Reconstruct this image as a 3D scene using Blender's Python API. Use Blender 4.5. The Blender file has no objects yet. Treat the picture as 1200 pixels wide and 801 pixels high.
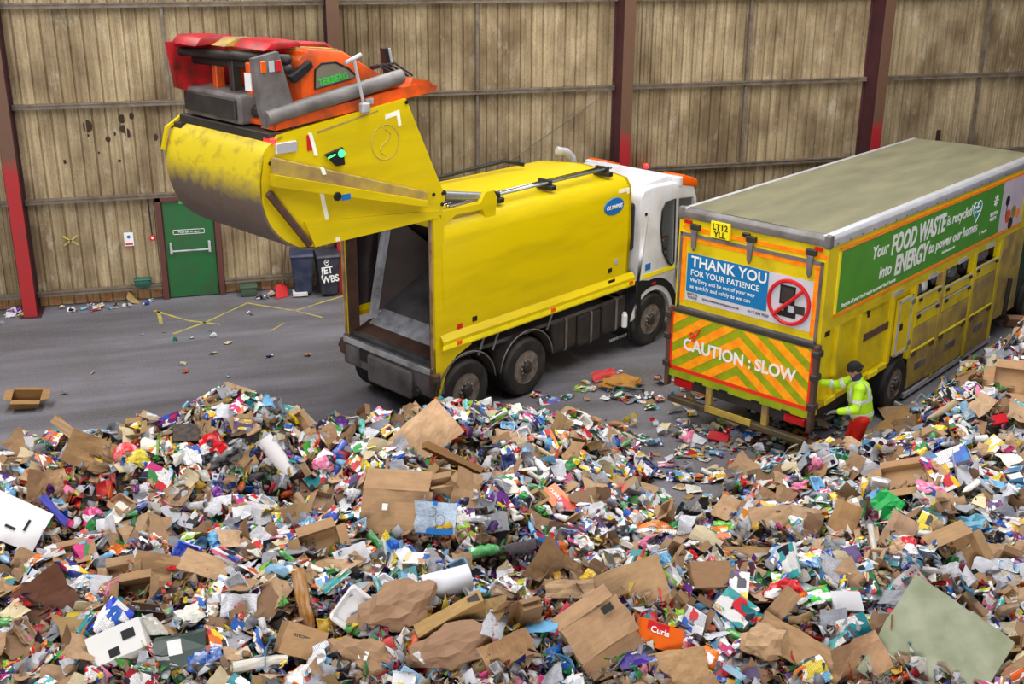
import bpy, bmesh, math, random
import numpy as np
from mathutils import Vector, Matrix
SC = bpy.context.scene
COL = SC.collection
PI = math.pi
# ---------------------------------------------------------------- camera
cam_d = bpy.data.cameras.new('camera'); cam_d.sensor_width = 36; cam_d.lens = 1311.6/1200*36; cam_d.shift_y = -46/1200
cam = bpy.data.objects.new('camera', cam_d); COL.objects.link(cam); SC.camera = cam
_y, _p, _r = .27, -.329, .006
_f = Vector((math.sin(_y)*math.cos(_p), math.cos(_y)*math.cos(_p), math.sin(_p)))
_rt = Vector((math.cos(_y), -math.sin(_y), 0)); _up = _rt.cross(_f)
_R = _rt*math.cos(_r)+_up*math.sin(_r); _U = -_rt*math.sin(_r)+_up*math.cos(_r)
cam.matrix_world = Matrix(((_R.x, _U.x, -_f.x, 0), (_R.y, _U.y, -_f.y, -23.246), (_R.z, _U.z, -_f.z, 7.484), (0, 0, 0, 1)))
# ---------------------------------------------------------------- world, lights, exposure
w = bpy.data.worlds.new('hall_light'); SC.world = w; w.use_nodes = True
bg = w.node_tree.nodes['Background']; bg.inputs[0].default_value = (.80, .88, 1.0, 1); bg.inputs[1].default_value = .13
def area(name, loc, aim, sx, sy, power, col=(1, 1, 1)):
    d = bpy.data.lights.new(name, 'AREA'); d.shape = 'RECTANGLE'; d.size = sx; d.size_y = sy; d.energy = power; d.color = col
    o = bpy.data.objects.new(name, d); COL.objects.link(o); o.location = loc
    o.rotation_euler = (Vector(aim)-Vector(loc)).to_track_quat('-Z', 'Y').to_euler()
for i in range(3):                                          # rooflight strips of the hall
    area('rooflight', (-5+9*i, -8.5, 12.5), (-5+9*i, -8.5, 0), 2.2, 14, 1650, (1, .98, .95))
area('open_hall_door', (-6, -38, 7), (4, -8, 1.2), 14, 8, 5600, (1, .97, .93))   # daylight through the open front of the hall
SC.view_settings.view_transform = 'Standard'; SC.view_settings.look = 'None'
SC.view_settings.exposure = -.12; SC.view_settings.gamma = 1
# ---------------------------------------------------------------- helpers
def lin(c): return tuple((v/255/12.92 if v/255 <= .04045 else ((v/255+.055)/1.055)**2.4) for v in c)
def obj(name, geo, m=None, parent=None, smooth=False):
    if isinstance(geo, bmesh.types.BMesh):
        bmesh.ops.recalc_face_normals(geo, faces=geo.faces[:])
        me = bpy.data.meshes.new(name); geo.to_mesh(me); geo.free()
    else: me = geo
    if m is not None and not me.materials: me.materials.append(m)
    if smooth:
        me.polygons.foreach_set('use_smooth', [True]*len(me.polygons))
        if smooth is not True: me.set_sharp_from_angle(angle=math.radians(smooth))
    o = bpy.data.objects.new(name, me); COL.objects.link(o)
    if parent is not None: o.parent = parent
    return o
def tag(o, label, cat, group=None, kind=None):
    o['label'] = label; o['category'] = cat
    if group: o['group'] = group
    if kind: o['kind'] = kind
    return o
def empty(name, loc=(0, 0, 0), rz=0):
    o = bpy.data.objects.new(name, None); COL.objects.link(o); o.location = loc; o.rotation_euler = (0, 0, rz); o.empty_display_size = .1
    return o
def struct(o): o['kind'] = 'structure'; return o
def BM(): return bmesh.new()
def box(bm, x0, x1, y0, y1, z0, z1, bev=0, seg=1, M=None):
    v = [bm.verts.new(p) for p in ((x0,y0,z0),(x1,y0,z0),(x1,y1,z0),(x0,y1,z0),(x0,y0,z1),(x1,y0,z1),(x1,y1,z1),(x0,y1,z1))]
    fs = [bm.faces.new([v[i] for i in q]) for q in ((3,2,1,0),(4,5,6,7),(0,1,5,4),(1,2,6,5),(2,3,7,6),(3,0,4,7))]
    if bev:
        r = bmesh.ops.bevel(bm, geom=list({e for f in fs for e in f.edges}), offset=bev, segments=seg, affect='EDGES', profile=.5)
        v = list({x for f in r['faces'] for x in f.verts} | {x for x in v if x.is_valid})
    if M is not None: bmesh.ops.transform(bm, matrix=M, verts=v)
    return bm
def bx(*a, **k): return box(BM(), *a, **k)
def prism(pts, a0, a1, axis='y', bm=None, bev=0):
    """closed 2D outline extruded along an axis: y -> pts are (x,z); x -> (y,z); z -> (x,y)"""
    bm = bm or BM()
    def P(p, a): return (p[0], a, p[1]) if axis == 'y' else ((a, p[0], p[1]) if axis == 'x' else (p[0], p[1], a))
    A = [bm.verts.new(P(p, a0)) for p in pts]; B = [bm.verts.new(P(p, a1)) for p in pts]
    n = len(pts); fs = [bm.faces.new(A), bm.faces.new(B[::-1])]
    fs += [bm.faces.new((A[i], B[i], B[(i+1) % n], A[(i+1) % n])) for i in range(n)]
    if bev: bmesh.ops.bevel(bm, geom=list({e for f in fs for e in f.edges}), offset=bev, segments=2, affect='EDGES', profile=.5)
    return bm
def strip(pts, a0, a1, th, axis='y', bm=None):
    """open 2D polyline thickened by th and extruded"""
    n = len(pts); out = []
    for i, p in enumerate(pts):
        q0 = pts[max(i-1, 0)]; q1 = pts[min(i+1, n-1)]
        dx, dz = q1[0]-q0[0], q1[1]-q0[1]; l = math.hypot(dx, dz) or 1
        out.append((p[0]-dz/l*th, p[1]+dx/l*th))
    return prism(list(pts)+out[::-1], a0, a1, axis, bm)
def tube(path, r, n=8, bm=None, cap=True):
    bm = bm or BM(); path = [Vector(p) for p in path]
    rs = r if isinstance(r, (list, tuple)) else [r]*len(path)
    rings = []; prev = None
    for i, p in enumerate(path):
        d = (path[min(i+1, len(path)-1)]-path[max(i-1, 0)]).normalized()
        if prev is None:
            a = d.orthogonal().normalized()
        else:
            a = (prev-d*prev.dot(d)).normalized()
        prev = a; b = d.cross(a)
        rings.append([bm.verts.new(p+(a*math.cos(2*PI*k/n)+b*math.sin(2*PI*k/n))*rs[i]) for k in range(n)])
    for i in range(len(rings)-1):
        for k in range(n):
            bm.faces.new((rings[i][k], rings[i][(k+1) % n], rings[i+1][(k+1) % n], rings[i+1][k]))
    if cap: bm.faces.new(rings[0][::-1]); bm.faces.new(rings[-1])
    return bm
def lathe(prof, n=24, axis='z', c=(0, 0, 0), bm=None, cap=True):
    """prof: list of (radius, height along the axis)"""
    bm = bm or BM(); rings = []
    def P(r, h, t):
        u, v = r*math.cos(t), r*math.sin(t)
        q = {'z': (u, v, h), 'y': (u, h, v), 'x': (h, u, v)}[axis]
        return (q[0]+c[0], q[1]+c[1], q[2]+c[2])
    for r, h in prof: rings.append([bm.verts.new(P(max(r, 1e-4), h, 2*PI*k/n)) for k in range(n)])
    for i in range(len(rings)-1):
        for k in range(n):
            bm.faces.new((rings[i][k], rings[i][(k+1) % n], rings[i+1][(k+1) % n], rings[i+1][k]))
    if cap:
        bm.faces.new(rings[0]); bm.faces.new(rings[-1][::-1])
    return bm
def text(name, body, size, m, parent, loc, rot, bold=0, align='LEFT', shear=0, sx=1, ex=.002, space=1):
    cu = bpy.data.curves.new(name, 'FONT'); cu.body = body; cu.size = size; cu.extrude = ex; cu.offset = bold; cu.align_x = align
    cu.shear = shear; cu.resolution_u = 3; cu.space_character = space; cu.materials.append(m)
    t_ = bpy.data.objects.new(name, cu); COL.objects.link(t_)
    me = bpy.data.meshes.new_from_object(t_.evaluated_get(bpy.context.evaluated_depsgraph_get()))
    bpy.data.objects.remove(t_); bpy.data.curves.remove(cu); me.name = name
    if not me.materials: me.materials.append(m)
    o = bpy.data.objects.new(name, me); COL.objects.link(o); o.parent = parent; o.location = loc; o.rotation_euler = rot; o.scale = (sx, 1, 1)
    return o
SIDE = (PI/2, 0, 0); REAR = (PI/2, 0, -PI/2)
# ---------------------------------------------------------------- materials
class NT:
    def __init__(s, name):
        s.m = bpy.data.materials.new(name); s.m.use_nodes = True; s.t = s.m.node_tree; s.b = s.t.nodes['Principled BSDF']
    def n(s, typ, ins=None, **kw):
        k = s.t.nodes.new('ShaderNode'+typ)
        for a, b in kw.items(): setattr(k, a, b)
        for a, b in (ins or {}).items(): s.put(k, a, b)
        return k
    def put(s, k, a, b):
        if isinstance(b, bpy.types.NodeSocket): s.t.links.new(b, k.inputs[a])
        else: k.inputs[a].default_value = b
    def coord(s, kind='Object', scale=(1, 1, 1)):
        src = s.n('NewGeometry').outputs['Position'] if kind == 'World' else s.n('TexCoord').outputs[kind]
        return s.n('Mapping', {'Vector': src, 'Scale': scale}).outputs[0]
    def noise(s, scale=3, detail=4, co=None, rough=.55):
        return s.n('TexNoise', {'Vector': co or s.coord(), 'Scale': scale, 'Detail': detail, 'Roughness': rough}).outputs[0]
    def ramp(s, f, stops, const=False):
        r = s.n('ValToRGB', {'Fac': f}); e = r.color_ramp.elements; r.color_ramp.interpolation = 'CONSTANT' if const else 'LINEAR'
        while len(e) < len(stops): e.new(.5)
        for k, (p, c) in zip(e, stops):
            k.position = p; k.color = (c, c, c, 1) if not isinstance(c, (tuple, list)) else (*c[:3], 1)
        return r.outputs[0]
    def mix(s, f, a, b, mode='MIX'):
        k = s.n('Mix', data_type='RGBA', blend_type=mode)
        for i, v in ((0, f), (6, a), (7, b)):
            if isinstance(v, bpy.types.NodeSocket): s.t.links.new(v, k.inputs[i])
            else: k.inputs[i].default_value = (*v[:3], 1) if isinstance(v, (tuple, list)) else v
        return k.outputs[2]
    def math(s, op, a, b=0.):
        k = s.n('Math', operation=op); s.put(k, 0, a); s.put(k, 1, b); return k.outputs[0]
    def fin(s, col, rough=.5, metal=0, bump=None, bstr=.3, bdist=.02, **kw):
        s.put(s.b, 'Base Color', (*col[:3], 1) if isinstance(col, tuple) else col); s.put(s.b, 'Roughness', rough); s.put(s.b, 'Metallic', metal)
        for a, b in kw.items(): s.put(s.b, a.replace('_', ' '), b)
        if bump is not None:
            s.t.links.new(s.n('Bump', {'Height': bump, 'Strength': bstr, 'Distance': bdist}).outputs[0], s.b.inputs['Normal'])
        return s.m
def M(name, rgb, rough=.5, metal=0, dirt=None, dscale=3, amt=.5, stretch=(1, 1, 1), **kw):
    t = NT(name); c = lin(rgb)
    if dirt:
        f = t.noise(dscale, 5, t.coord('Object', stretch))
        f = t.ramp(f, [(max(0, .62-amt*.45), 0.), (min(1, .95-amt*.3), 1.)])
        return t.fin(t.mix(f, c, lin(dirt)), rough, metal, **kw)
    f = t.noise(dscale, 4, t.coord('Object', stretch))
    return t.fin(t.mix(t.ramp(f, [(.3, 0.), (.75, 1.)]), c, tuple(v*.82 for v in c)), rough, metal, **kw)
YEL = M('yellow_vehicle_paint', (214, 188, 2), .32, dirt=(172, 148, 10), dscale=1.0, amt=.3, stretch=(.4, 1, 2.2))
YEL2 = M('yellow_box_body_paint', (216, 190, 8), .4, dirt=(150, 128, 20), dscale=1.8, amt=.35)
YDIRT = M('grimy_yellow_panel', (206, 180, 50), .55, dirt=(134, 108, 82), dscale=2.6, amt=.9)
GRIME = M('mud_caked_hopper_steel', (214, 190, 20), .6, dirt=(95, 78, 66), dscale=1.5, amt=.95, stretch=(.6, 2.2, 1))
BLACK = M('black_rubber', (26, 25, 26), .7, dirt=(60, 54, 50), dscale=4)
DARK = M('dark_chassis_steel', (36, 33, 33), .6, dirt=(62, 54, 48), dscale=3, amt=.6)
GREY = M('grey_painted_steel', (120, 116, 116), .5, dirt=(70, 62, 58), dscale=3, amt=.6)
LGREY = M('light_grey_steel', (180, 180, 184), .4, dirt=(110, 104, 98), dscale=4, amt=.4)
SHINY = M('worn_bare_steel', (150, 152, 158), .3, .85, dirt=(80, 74, 72), dscale=2.5, amt=.6)
DSTEEL = M('dark_scoured_steel', (128, 126, 130), .3, .6, dirt=(66, 56, 52), dscale=1.6, amt=.6)
RUST = M('rusty_brown_steel', (96, 66, 52), .75, dirt=(60, 44, 38), dscale=5, amt=.6)
WHITE = M('white_cab_paint', (206, 206, 212), .35, dirt=(170, 166, 160), dscale=2, amt=.35)
WPAINT = M('white_print', (240, 240, 240), .5)
ORANGE = M('orange_lift_paint', (232, 88, 16), .42, dirt=(110, 56, 34), dscale=3.2, amt=.6)
REDP = M('red_lift_paint', (206, 24, 36), .45, dirt=(84, 30, 26), dscale=4, amt=.8)
GLASS = NT('cab_window_glass').fin(lin((205, 210, 212)), .02, Transmission_Weight=.96, IOR=1.1, Specular_IOR_Level=1.)
CHROME = M('chrome', (215, 215, 218), .14, 1)
SILVER = M('hydraulic_ram_silver', (165, 168, 172), .3, .6)
REFY = M('yellow_reflective_tape', (255, 236, 30), .35)  # tape colours set bright in place of the glow under flash
REFW = M('white_reflective_tape', (250, 250, 235), .35)
REFO = M('orange_reflective_tape', (255, 150, 10), .35, dirt=(244, 96, 12), dscale=9, amt=.5)
REFR = M('red_reflective_tape', (232, 46, 20), .4)
LAMPR = M('red_lamp_lens', (196, 20, 24), .2)
LAMPO = M('orange_lamp_lens', (236, 96, 14), .2)
ALU = M('aluminium_rail', (206, 206, 212), .3, .35)
BLUE = M('blue_print', (20, 110, 190), .45)
GREEN = M('green_print', (60, 190, 70), .5)
BLKP = M('black_print', (22, 22, 24), .5)
REDPR = M('red_print', (205, 26, 34), .45)
def lamp_on(name, rgb, e):
    t = NT(name); return t.fin(lin(rgb), .3, Emission_Color=(*lin(rgb), 1), Emission_Strength=e)
LEDR = lamp_on('red_lamp_lit', (255, 40, 40), 4); LEDG = lamp_on('green_lamp_lit', (60, 255, 120), 3)
# ---------------------------------------------------------------- the hall: floor, cladding, rails, columns, door
def mat_floor():
    t = NT('concrete_floor')
    a = t.noise(1.0, 5, t.coord('World', (.16, 1.3, 1)), .6)        # tyre sweep streaks along the hall
    b = t.noise(.55, 6, t.coord('World'), .62); c = t.noise(26, 3, t.coord('World'), .6)
    col = t.mix(t.ramp(a, [(.36, 0.), (.64, 1.)]), lin((84, 82, 88)), lin((120, 118, 127)))
    col = t.mix(t.ramp(b, [(.46, 0.), (.68, .75)]), col, lin((88, 82, 80)))
    col = t.mix(t.math('MULTIPLY', t.ramp(c, [(.4, 0.), (.75, 1.)]), .25), col, lin((160, 158, 164)))
    return t.fin(col, t.ramp(b, [(.3, .5), (.7, .8)]), 0, c, .25, .01)
def mat_clad():
    t = NT('dirty_beige_cladding')
    st = t.noise(1.0, 4, t.coord('World', (7, 1, .35)), .6); bl = t.noise(.75, 5, t.coord('World', (1, 1, .7)), .6)
    sp = t.noise(30, 4, t.coord('World', (1, 1, .6)), .7); wh = t.noise(1.7, 6, t.coord('World', (1.6, 1, .8)), .7)
    col = t.mix(t.ramp(st, [(.3, 0.), (.7, 1.)]), lin((190, 172, 138)), lin((146, 126, 94)))
    col = t.mix(t.ramp(bl, [(.42, 0.), (.62, .85)]), col, lin((100, 80, 54)))
    col = t.mix(t.ramp(wh, [(.56, 0.), (.70, .6)]), col, lin((200, 190, 170)))
    col = t.mix(t.ramp(sp, [(.5, 0.), (.72, .55)]), col, lin((96, 76, 54)))
    return t.fin(col, .75, 0, sp, .12, .01)
def mat_two(name, lo, hi, zc):
    t = NT(name); z = t.n('SeparateXYZ', {'Vector': t.coord('World')}).outputs[2]
    n = t.noise(6, 5, t.coord('World')); k = t.math('ADD', z, t.math('MULTIPLY', n, .5))
    col = t.mix(t.ramp(t.math('ADD', t.math('MULTIPLY', t.math('SUBTRACT', k, zc), 3.), .5), [(0, 0.), (1, 1.)]), lin(lo), lin(hi))
    return t.fin(t.mix(t.ramp(n, [(.5, 0.), (.75, .5)]), col, lin((96, 56, 44))), .6)
GRIME = mat_two('mud_caked_hopper', (104, 90, 80), (214, 190, 20), 4.5)
CONC = mat_floor(); CLAD = mat_clad()
COLM = mat_two('red_based_brown_column', (164, 24, 32), (98, 70, 52), 3.3)
COLD = M('shaded_column_side', (74, 34, 40), .6, dirt=(52, 30, 32))  # darker than the front flange: shade of the side faces put into the colour
RAILM = M('grey_wall_rail', (118, 108, 96), .6, dirt=(84, 66, 50), dscale=5, amt=.6)
RUSTL = M('rust_stained_skirting', (160, 140, 108), .8, dirt=(150, 92, 34), dscale=5, amt=.75, stretch=(1, 1, 2))
YLINE = M('worn_yellow_floor_paint', (206, 188, 50), .7, dirt=(140, 132, 100), dscale=6, amt=.8)
struct(obj('floor', bx(-14, 30, -34, .3, -.2, 0), CONC))
for x in ((-2.62, -2.57),): pass
wall = bpy.data.objects.new('wall_back', None); COL.objects.link(wall); struct(wall)
XA, XB = -9.81, 27.4
RZ = (.297, 2.197, 4.05, 5.92, 7.8)
def clad_mesh(wd, z0, z1, pitch=.248):
    """one steel sheet with trapezoid ribs and a lapped edge"""
    n = round(wd/pitch); pr = []
    for i in range(n):
        x = i*pitch
        pr += [(x, 0), (x+.016, .042), (x+.034, .042), (x+.05, 0), (x+.118, 0), (x+.126, -.018), (x+.138, -.018), (x+.146, 0), (x+.2, 0), (x+.206, -.01), (x+.216, -.01), (x+.222, 0)]
    pr.append((n*pitch, 0))
    return strip(pr, z0, z1, -.006, 'z')
sheets = {}
k = 0
x = XA
while x < XB-.1:
    wd = .992
    for zi, (z0, z1) in enumerate(((.02, .30), (.30, 2.2), (2.2, 4.05), (4.05, 5.92), (5.92, 7.8))):
        key = zi
        if key not in sheets: sheets[key] = obj('cladding_sheet', clad_mesh(wd, z0, z1), RUSTL if zi == 0 else CLAD, wall); o = sheets[key]
        else: o = sheets[key].copy(); COL.objects.link(o)
        o.location = (x, random.Random(k).uniform(0, .012), 0); k += 1
        if zi < 2 and -1.75 < x < -.2: o.location.y += .035
    x += wd
for z in RZ:                                               # horizontal rails, one length per bay
    for i in range(-1, 5):
        a = -3.61+6.201*i
        if z < 3 and i == 0:
            runs = ((a+.1, -1.1), (.16, a+6.1)) if z < 1 else ((a+.1, a+6.1),)
        else: runs = ((a+.1, a+6.1),)
        for r0, r1 in runs:
            bm = bx(r0, r1, -.14, -.04, z-.045, z+.045); box(bm, r0, r1, -.155, -.14, z-.045, z-.02); box(bm, r0, r1, -.155, -.14, z+.02, z+.045)
            obj('wall_rail', bm, RAILM, wall)
for xm, z0, z1 in ((-.62, 4.1, 7.8), (5.62, 2.2, 7.8), (11.85, 2.2, 7.8), (18.0, 2.2, 7.8), (1.9, 2.2, 4.0)):      # thin mid-bay hangers
    obj('rail_hanger', bx(xm-.03, xm+.03, -.12, -.05, z0, z1), RAILM, wall)
obj('wind_brace', tube([(5.9, -.1, 2.25), (8.55, -.1, 3.95)], .012, 6), RAILM, wall)
for i in range(-1, 5):                                     # steel columns (I sections)
    cx = -3.61+6.201*i; c = empty('trim_%d' % (i+2), (cx, 0, 0)); struct(c)
    obj('column_flange', bx(-.125, .125, -.645, -.615, 0, 7.9, .003), COLM, c)
    obj('column_flange', bx(-.125, .125, -.05, -.02, 0, 7.9, .003), COLD, c)
    obj('column_web', bx(-.085, .085, -.62, -.045, 0, 7.9), COLD, c)
    obj('base_plate', bx(-.2, .2, -.7, 0, 0, .025), COLD, c)
# fire door
dr = empty('door_1', (-.96, -.04, 0)); struct(dr)
DGREEN = M('green_door_paint', (14, 98, 44), .45, dirt=(46, 78, 46), dscale=2, amt=.55)
FRAMEM = M('maroon_door_frame', (92, 48, 44), .6)
obj('door_leaf', bx(0, .98, -.05, 0, .02, 2.06, .006), DGREEN, dr)
for x0 in (-.13, 1.0): obj('door_jamb', bx(x0, x0+.11, -.12, .02, 0, 2.16, .004), FRAMEM, dr)
obj('door_head', bx(-.13, 1.11, -.12, .02, 2.075, 2.16, .004), FRAMEM, dr)
pb = obj('push_bar', tube([(.1, -.13, 1.03), (.86, -.13, 1.03)], .018, 8), LGREY, dr)
for x0 in (.08, .84): obj('bar_bracket', bx(x0, x0+.05, -.15, -.05, .97, 1.2, .006), LGREY, pb)
sg = obj('door_sign', bx(.17, .79, -.056, -.05, 1.36, 1.46), DGREEN, dr)
SB = BM()
for a in ((.17, .79, 1.36, 1.37), (.17, .79, 1.45, 1.46), (.17, .18, 1.36, 1.46), (.78, .79, 1.36, 1.46)): box(SB, a[0], a[1], -.059, -.056, a[2], a[3])
obj('sign_border', SB, WPAINT, sg)
text('sign_lettering', 'Push bar to open', .062, WPAINT, sg, (.27, -.058, 1.39), SIDE)
sg2 = obj('exit_sign', bx(.33, .62, -.075, -.065, 2.0, 2.14), GREEN, dr); text('exit_lettering', 'Fire exit', .06, WPAINT, sg2, (.35, -.077, 2.05), SIDE)
# things on the wall
cal = empty('fire_alarm_call_point', (-1.2, -.1, 0)); tag(cal, 'small red break-glass call point on black conduit beside the green door', 'alarm')
obj('call_box', bx(-.055, .055, -.05, 0, 1.28, 1.39, .008), REDPR, cal); obj('glass_label', prism([(-.03, 1.34), (0, 1.305), (.03, 1.34), (.02, 1.36), (0, 1.35), (-.02, 1.36)], -.056, -.05), WPAINT, cal)
obj('conduit', tube([(0, -.02, 1.39), (-.02, -.02, 2.15)], .014, 6), BLKP, cal)
nt = empty('wall_notice', (-1.66, -.06, 0)); tag(nt, 'small white safety notice with blue disc and pink band on the cladding', 'notice')
obj('notice_board', bx(-.09, .09, -.012, 0, 1.18, 1.46), WPAINT, nt); obj('pink_band', bx(-.07, .07, -.015, -.012, 1.2, 1.24), REDPR, nt)
obj('blue_disc', lathe([(.035, -.016), (.035, -.012)], 16, 'y', (0, 0, 1.37)), BLUE, nt)
xs = BM()
for s in (-1, 1):
    box(xs, -.17, .17, -.004, .004, -.018, .018, M=Matrix.Rotation(s*.62, 4, 'Y'))
o = obj('spray_mark', xs, YLINE, wall); o.location = (-2.77, -.03, 1.36)
SPOT = M('black_mould_spot', (52, 34, 22), .8)
rr = random.Random(5)
for (sx, sz, r) in ((-1.55, 3.75, .07), (-1.37, 3.8, .05), (-1.55, 3.55, .06), (-1.48, 3.48, .055), (-1.46, 3.42, .04), (-2.2, 3.63, .09), (-2.22, 3.45, .035), (-1.85, 3.36, .05), (-.95, 3.36, .05), (-2.7, 2.95, .035), (-1.72, 3.46, .03), (-1.68, 2.92, .035), (-2.05, 3.1, .02)):
    o = obj('mould_spot', lathe([(r*.6, -.004), (r, 0)], 9, 'y'), SPOT, wall); o.location = (sx, -.006, sz); o.scale = (1, 1, rr.uniform(.9, 1.5))
hl = BM(); box(hl, -.055, .055, -.012, 0, -.14, .14, .02)
o = obj('cladding_hole', hl, SPOT, wall); o.location = (17.1, -.012, 2.62)
rl = tag(obj('red_wall_beacon', lathe([(.06, 0), (.06, .07), (.03, .1)], 10), LEDR), 'small red beacon on the lower wall rail beyond the white cab', 'lamp'); rl.location = (9.47, -.2, 2.25)
# worn yellow floor lines
fl = bpy.data.objects['floor']
def line(pts, w):
    for (x0, y0), (x1, y1) in zip(pts, pts[1:]):
        d = Vector((x1-x0, y1-y0, 0)); L = d.length; n = Vector((-d.y, d.x, 0))/L*w/2; bm = BM(); q = []
        m = max(2, int(L/.3))
        for i in range(m+1):
            j = rr.uniform(.55, 1.1); p = Vector((x0, y0, .003))+d*i/m
            q.append((bm.verts.new(p+n*j), bm.verts.new(p-n*rr.uniform(.55, 1.1))))
        for i in range(m): bm.faces.new((q[i][0], q[i][1], q[i+1][1], q[i+1][0]))
        obj('painted_line', bm, YLINE, fl)
line([(-1.2,-.85),(-1.12,-1.65)], .1); line([(-1.27,-.81),(-.6,-1.6),(-.01,-1.97)], .075); line([(-.9,-2.3),(-.3,-1.79),(.56,-.79)], .07)
line([(.56,-.79),(1.46,-1.51),(2.58,-.79)], .07); line([(1.46,-1.51),(1.95,-2.05)], .05); line([(.9,-2.6),(1.2,-2.2)], .04)
# ---------------------------------------------------------------- wheels shared by both lorries
def wheel(name, parent, x, y, r, wdt, sgn=-1):
    """y is the outer tyre face, sgn the outward side"""
    root = empty(name); root.parent = parent; root.location = (x, y, r)
    i = -sgn
    pr = [(r*.56, 0), (r*.60, -.012*i), (r*.9, -.012*i), (r*.975, .02*i), (r, .05*i)]
    for k in range(4):
        a = .05+(wdt-.1)*k/4; b = (wdt-.1)/4
        pr += [(r, (a+b*.3)*i), (r*.972, (a+b*.38)*i), (r*.972, (a+b*.62)*i), (r, (a+b*.7)*i)]
    pr += [(r, (wdt-.05)*i), (r*.97, (wdt-.02)*i), (r*.88, wdt*i), (r*.56, wdt*i)]
    obj('tyre', lathe(pr, 40, 'y', cap=False), BLACK, root, 40)
    obj('rim', lathe([(r*.57, .005*i), (r*.585, -.004*i), (r*.55, .0), (r*.53, .04*i), (r*.5, .085*i), (r*.30, .06*i), (r*.28, .0), (.001, -.006*i)], 32, 'y'), RIM, root, 40)
    hb = obj('hub', lathe([(r*.2, .02*i), (r*.2, -.03*i), (r*.17, -.06*i), (r*.08, -.075*i), (.001, -.075*i)], 20, 'y'), DARK, root, 40)
    for q in range(10):
        t = 2*PI*q/10
        o = obj('wheel_nut', nutm, RIM, root) if q else obj('wheel_nut', nutm, RIM, root)
        o.location = (math.cos(t)*r*.25, -.004*i, math.sin(t)*r*.25); o.scale = (1, -i, 1)
        o = obj('rim_hole', holem, BLKP, root); o.location = (math.cos(t+.3)*r*.40, .068*i, math.sin(t+.3)*r*.40)
    return root
RIM = M('dusty_wheel_rim', (146, 136, 126), .5, .2, dirt=(82, 70, 62), dscale=8, amt=.7)
def me_of(bm, name, m):
    me = bpy.data.meshes.new(name); bmesh.ops.recalc_face_normals(bm, faces=bm.faces[:]); bm.to_mesh(me); bm.free(); me.materials.append(m); return me
nutm = me_of(lathe([(.02, -.01), (.02, .025), (.012, .03)], 6, 'y'), 'wheel_nut', RIM)
holem = me_of(lathe([(.03, -.006), (.03, .006)], 10, 'y'), 'rim_hole', BLKP)
# ---------------------------------------------------------------- refuse lorry with its tailgate raised
W1 = 1.1
T1 = empty('refuse_truck', (2.52, -6.852, 0), .533)
tag(T1, 'yellow refuse collection lorry with white cab and tailgate raised high, emptying beside the heap', 'truck')
# body shell: arch-like hollow section
def sec(w_, top, dome):
    return [(-w_, 1.55), (-w_-.03, 2.2), (-w_-.015, 3.0), (-w_+.01, 3.16), (-w_+.1, 3.28), (-.5, 3.28+dome), (0, 3.30+dome*1.2), (.5, 3.28+dome), (w_-.1, 3.28), (w_-.01, 3.16), (w_+.015, 3.0), (w_+.03, 2.2), (w_, 1.55)]
outer = sec(W1, 3.3, .06); inner = [(y*.955, z-(.0 if z < 2 else .045)) for y, z in outer]
bm = BM(); x0, x1 = .16, 4.62
A = [[bm.verts.new((x, y, z)) for y, z in pr] for pr in (outer, inner) for x in (x0, x1)]
for i in range(len(outer)-1):
    for a, b in ((0, 1), (1, 3), (3, 2), (2, 0)): bm.faces.new((A[a][i], A[a][i+1], A[b][i+1], A[b][i]))
for e in (0, -1): bm.faces.new((A[0][e], A[1][e], A[3][e], A[2][e]))
sh = obj('body_shell', bm, YEL, T1, 35)
LIN = M('scoured_body_lining', (70, 62, 62), .4, .6, dirt=(52, 40, 36), dscale=1.6, amt=.7)
bm = BM()                                                  # inner lining sheet (dark steel) inside the shell
lin_p = [(y*.945, z-.06) for y, z in outer]
strip(lin_p, .2, 4.5, .012, 'x', bm); obj('body_lining', bm, LIN, T1, 35)
obj('front_bulkhead', prism([(y, z) for y, z in outer], 4.55, 4.62, 'x'), YEL, T1)
obj('body_floor', bx(.05, 4.6, -1.03, 1.03, 1.06, 1.12), DSTEEL, T1)
# folded lower flange with reflective tape, both sides
for s in (-1, 1):
    f = obj('side_flange', strip([(s*1.1, 1.56), (s*1.17, 1.47), (s*1.17, 1.33), (s*1.08, 1.3)], .1, 4.74, .012*s, 'x'), YEL, T1)
    obj('reflective_strip', bx(.08, 4.73, s*1.183-.003, s*1.183+.003, 1.345, 1.415), REFY, f)
    for x in (.42, 2.55, 4.62):
        obj('side_marker', bx(x-.05, x+.05, s*1.19-.008, s*1.19+.008, 1.36, 1.43, .004), LAMPO, f)
for x, z in ((.5, 1.62), (.82, 1.66), (4.1, 1.72)):
    obj('side_sticker', bx(x-.05, x+.05, -1.118, -1.112, z-.04, z+.04), REDPR if x == .5 else BLKP, sh)
obj('side_sticker', bx(4.02, 4.2, -1.156, -1.152, 1.51, 1.56), BLKP, sh); obj('side_sticker', bx(4.2, 4.3, -1.122, -1.116, 1.8, 1.9), LGREY, sh)
obj('corner_reflector', bx(4.5, 4.56, -1.112, -1.10, 2.82, 3.12), REFW, sh); obj('corner_reflector', bx(4.28, 4.5, -1.112, -1.10, 3.06, 3.12), REFW, sh)
bd = obj('oval_badge', lathe([(.19, -.012), (.2, 0)], 28, 'y'), BLUE, sh); bd.location = (4.14, -1.121, 2.86); bd.scale = (1.35, 1, .78); bd.rotation_euler = (.03, 0, 0)
text('badge_lettering', 'OLYMPUS', .098, WPAINT, sh, (3.915, -1.142, 2.825), SIDE, .002, shear=.2)
SEAL = M('pale_worn_seal', (168, 140, 112), .7, dirt=(96, 66, 50), dscale=6, amt=.6)
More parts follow.
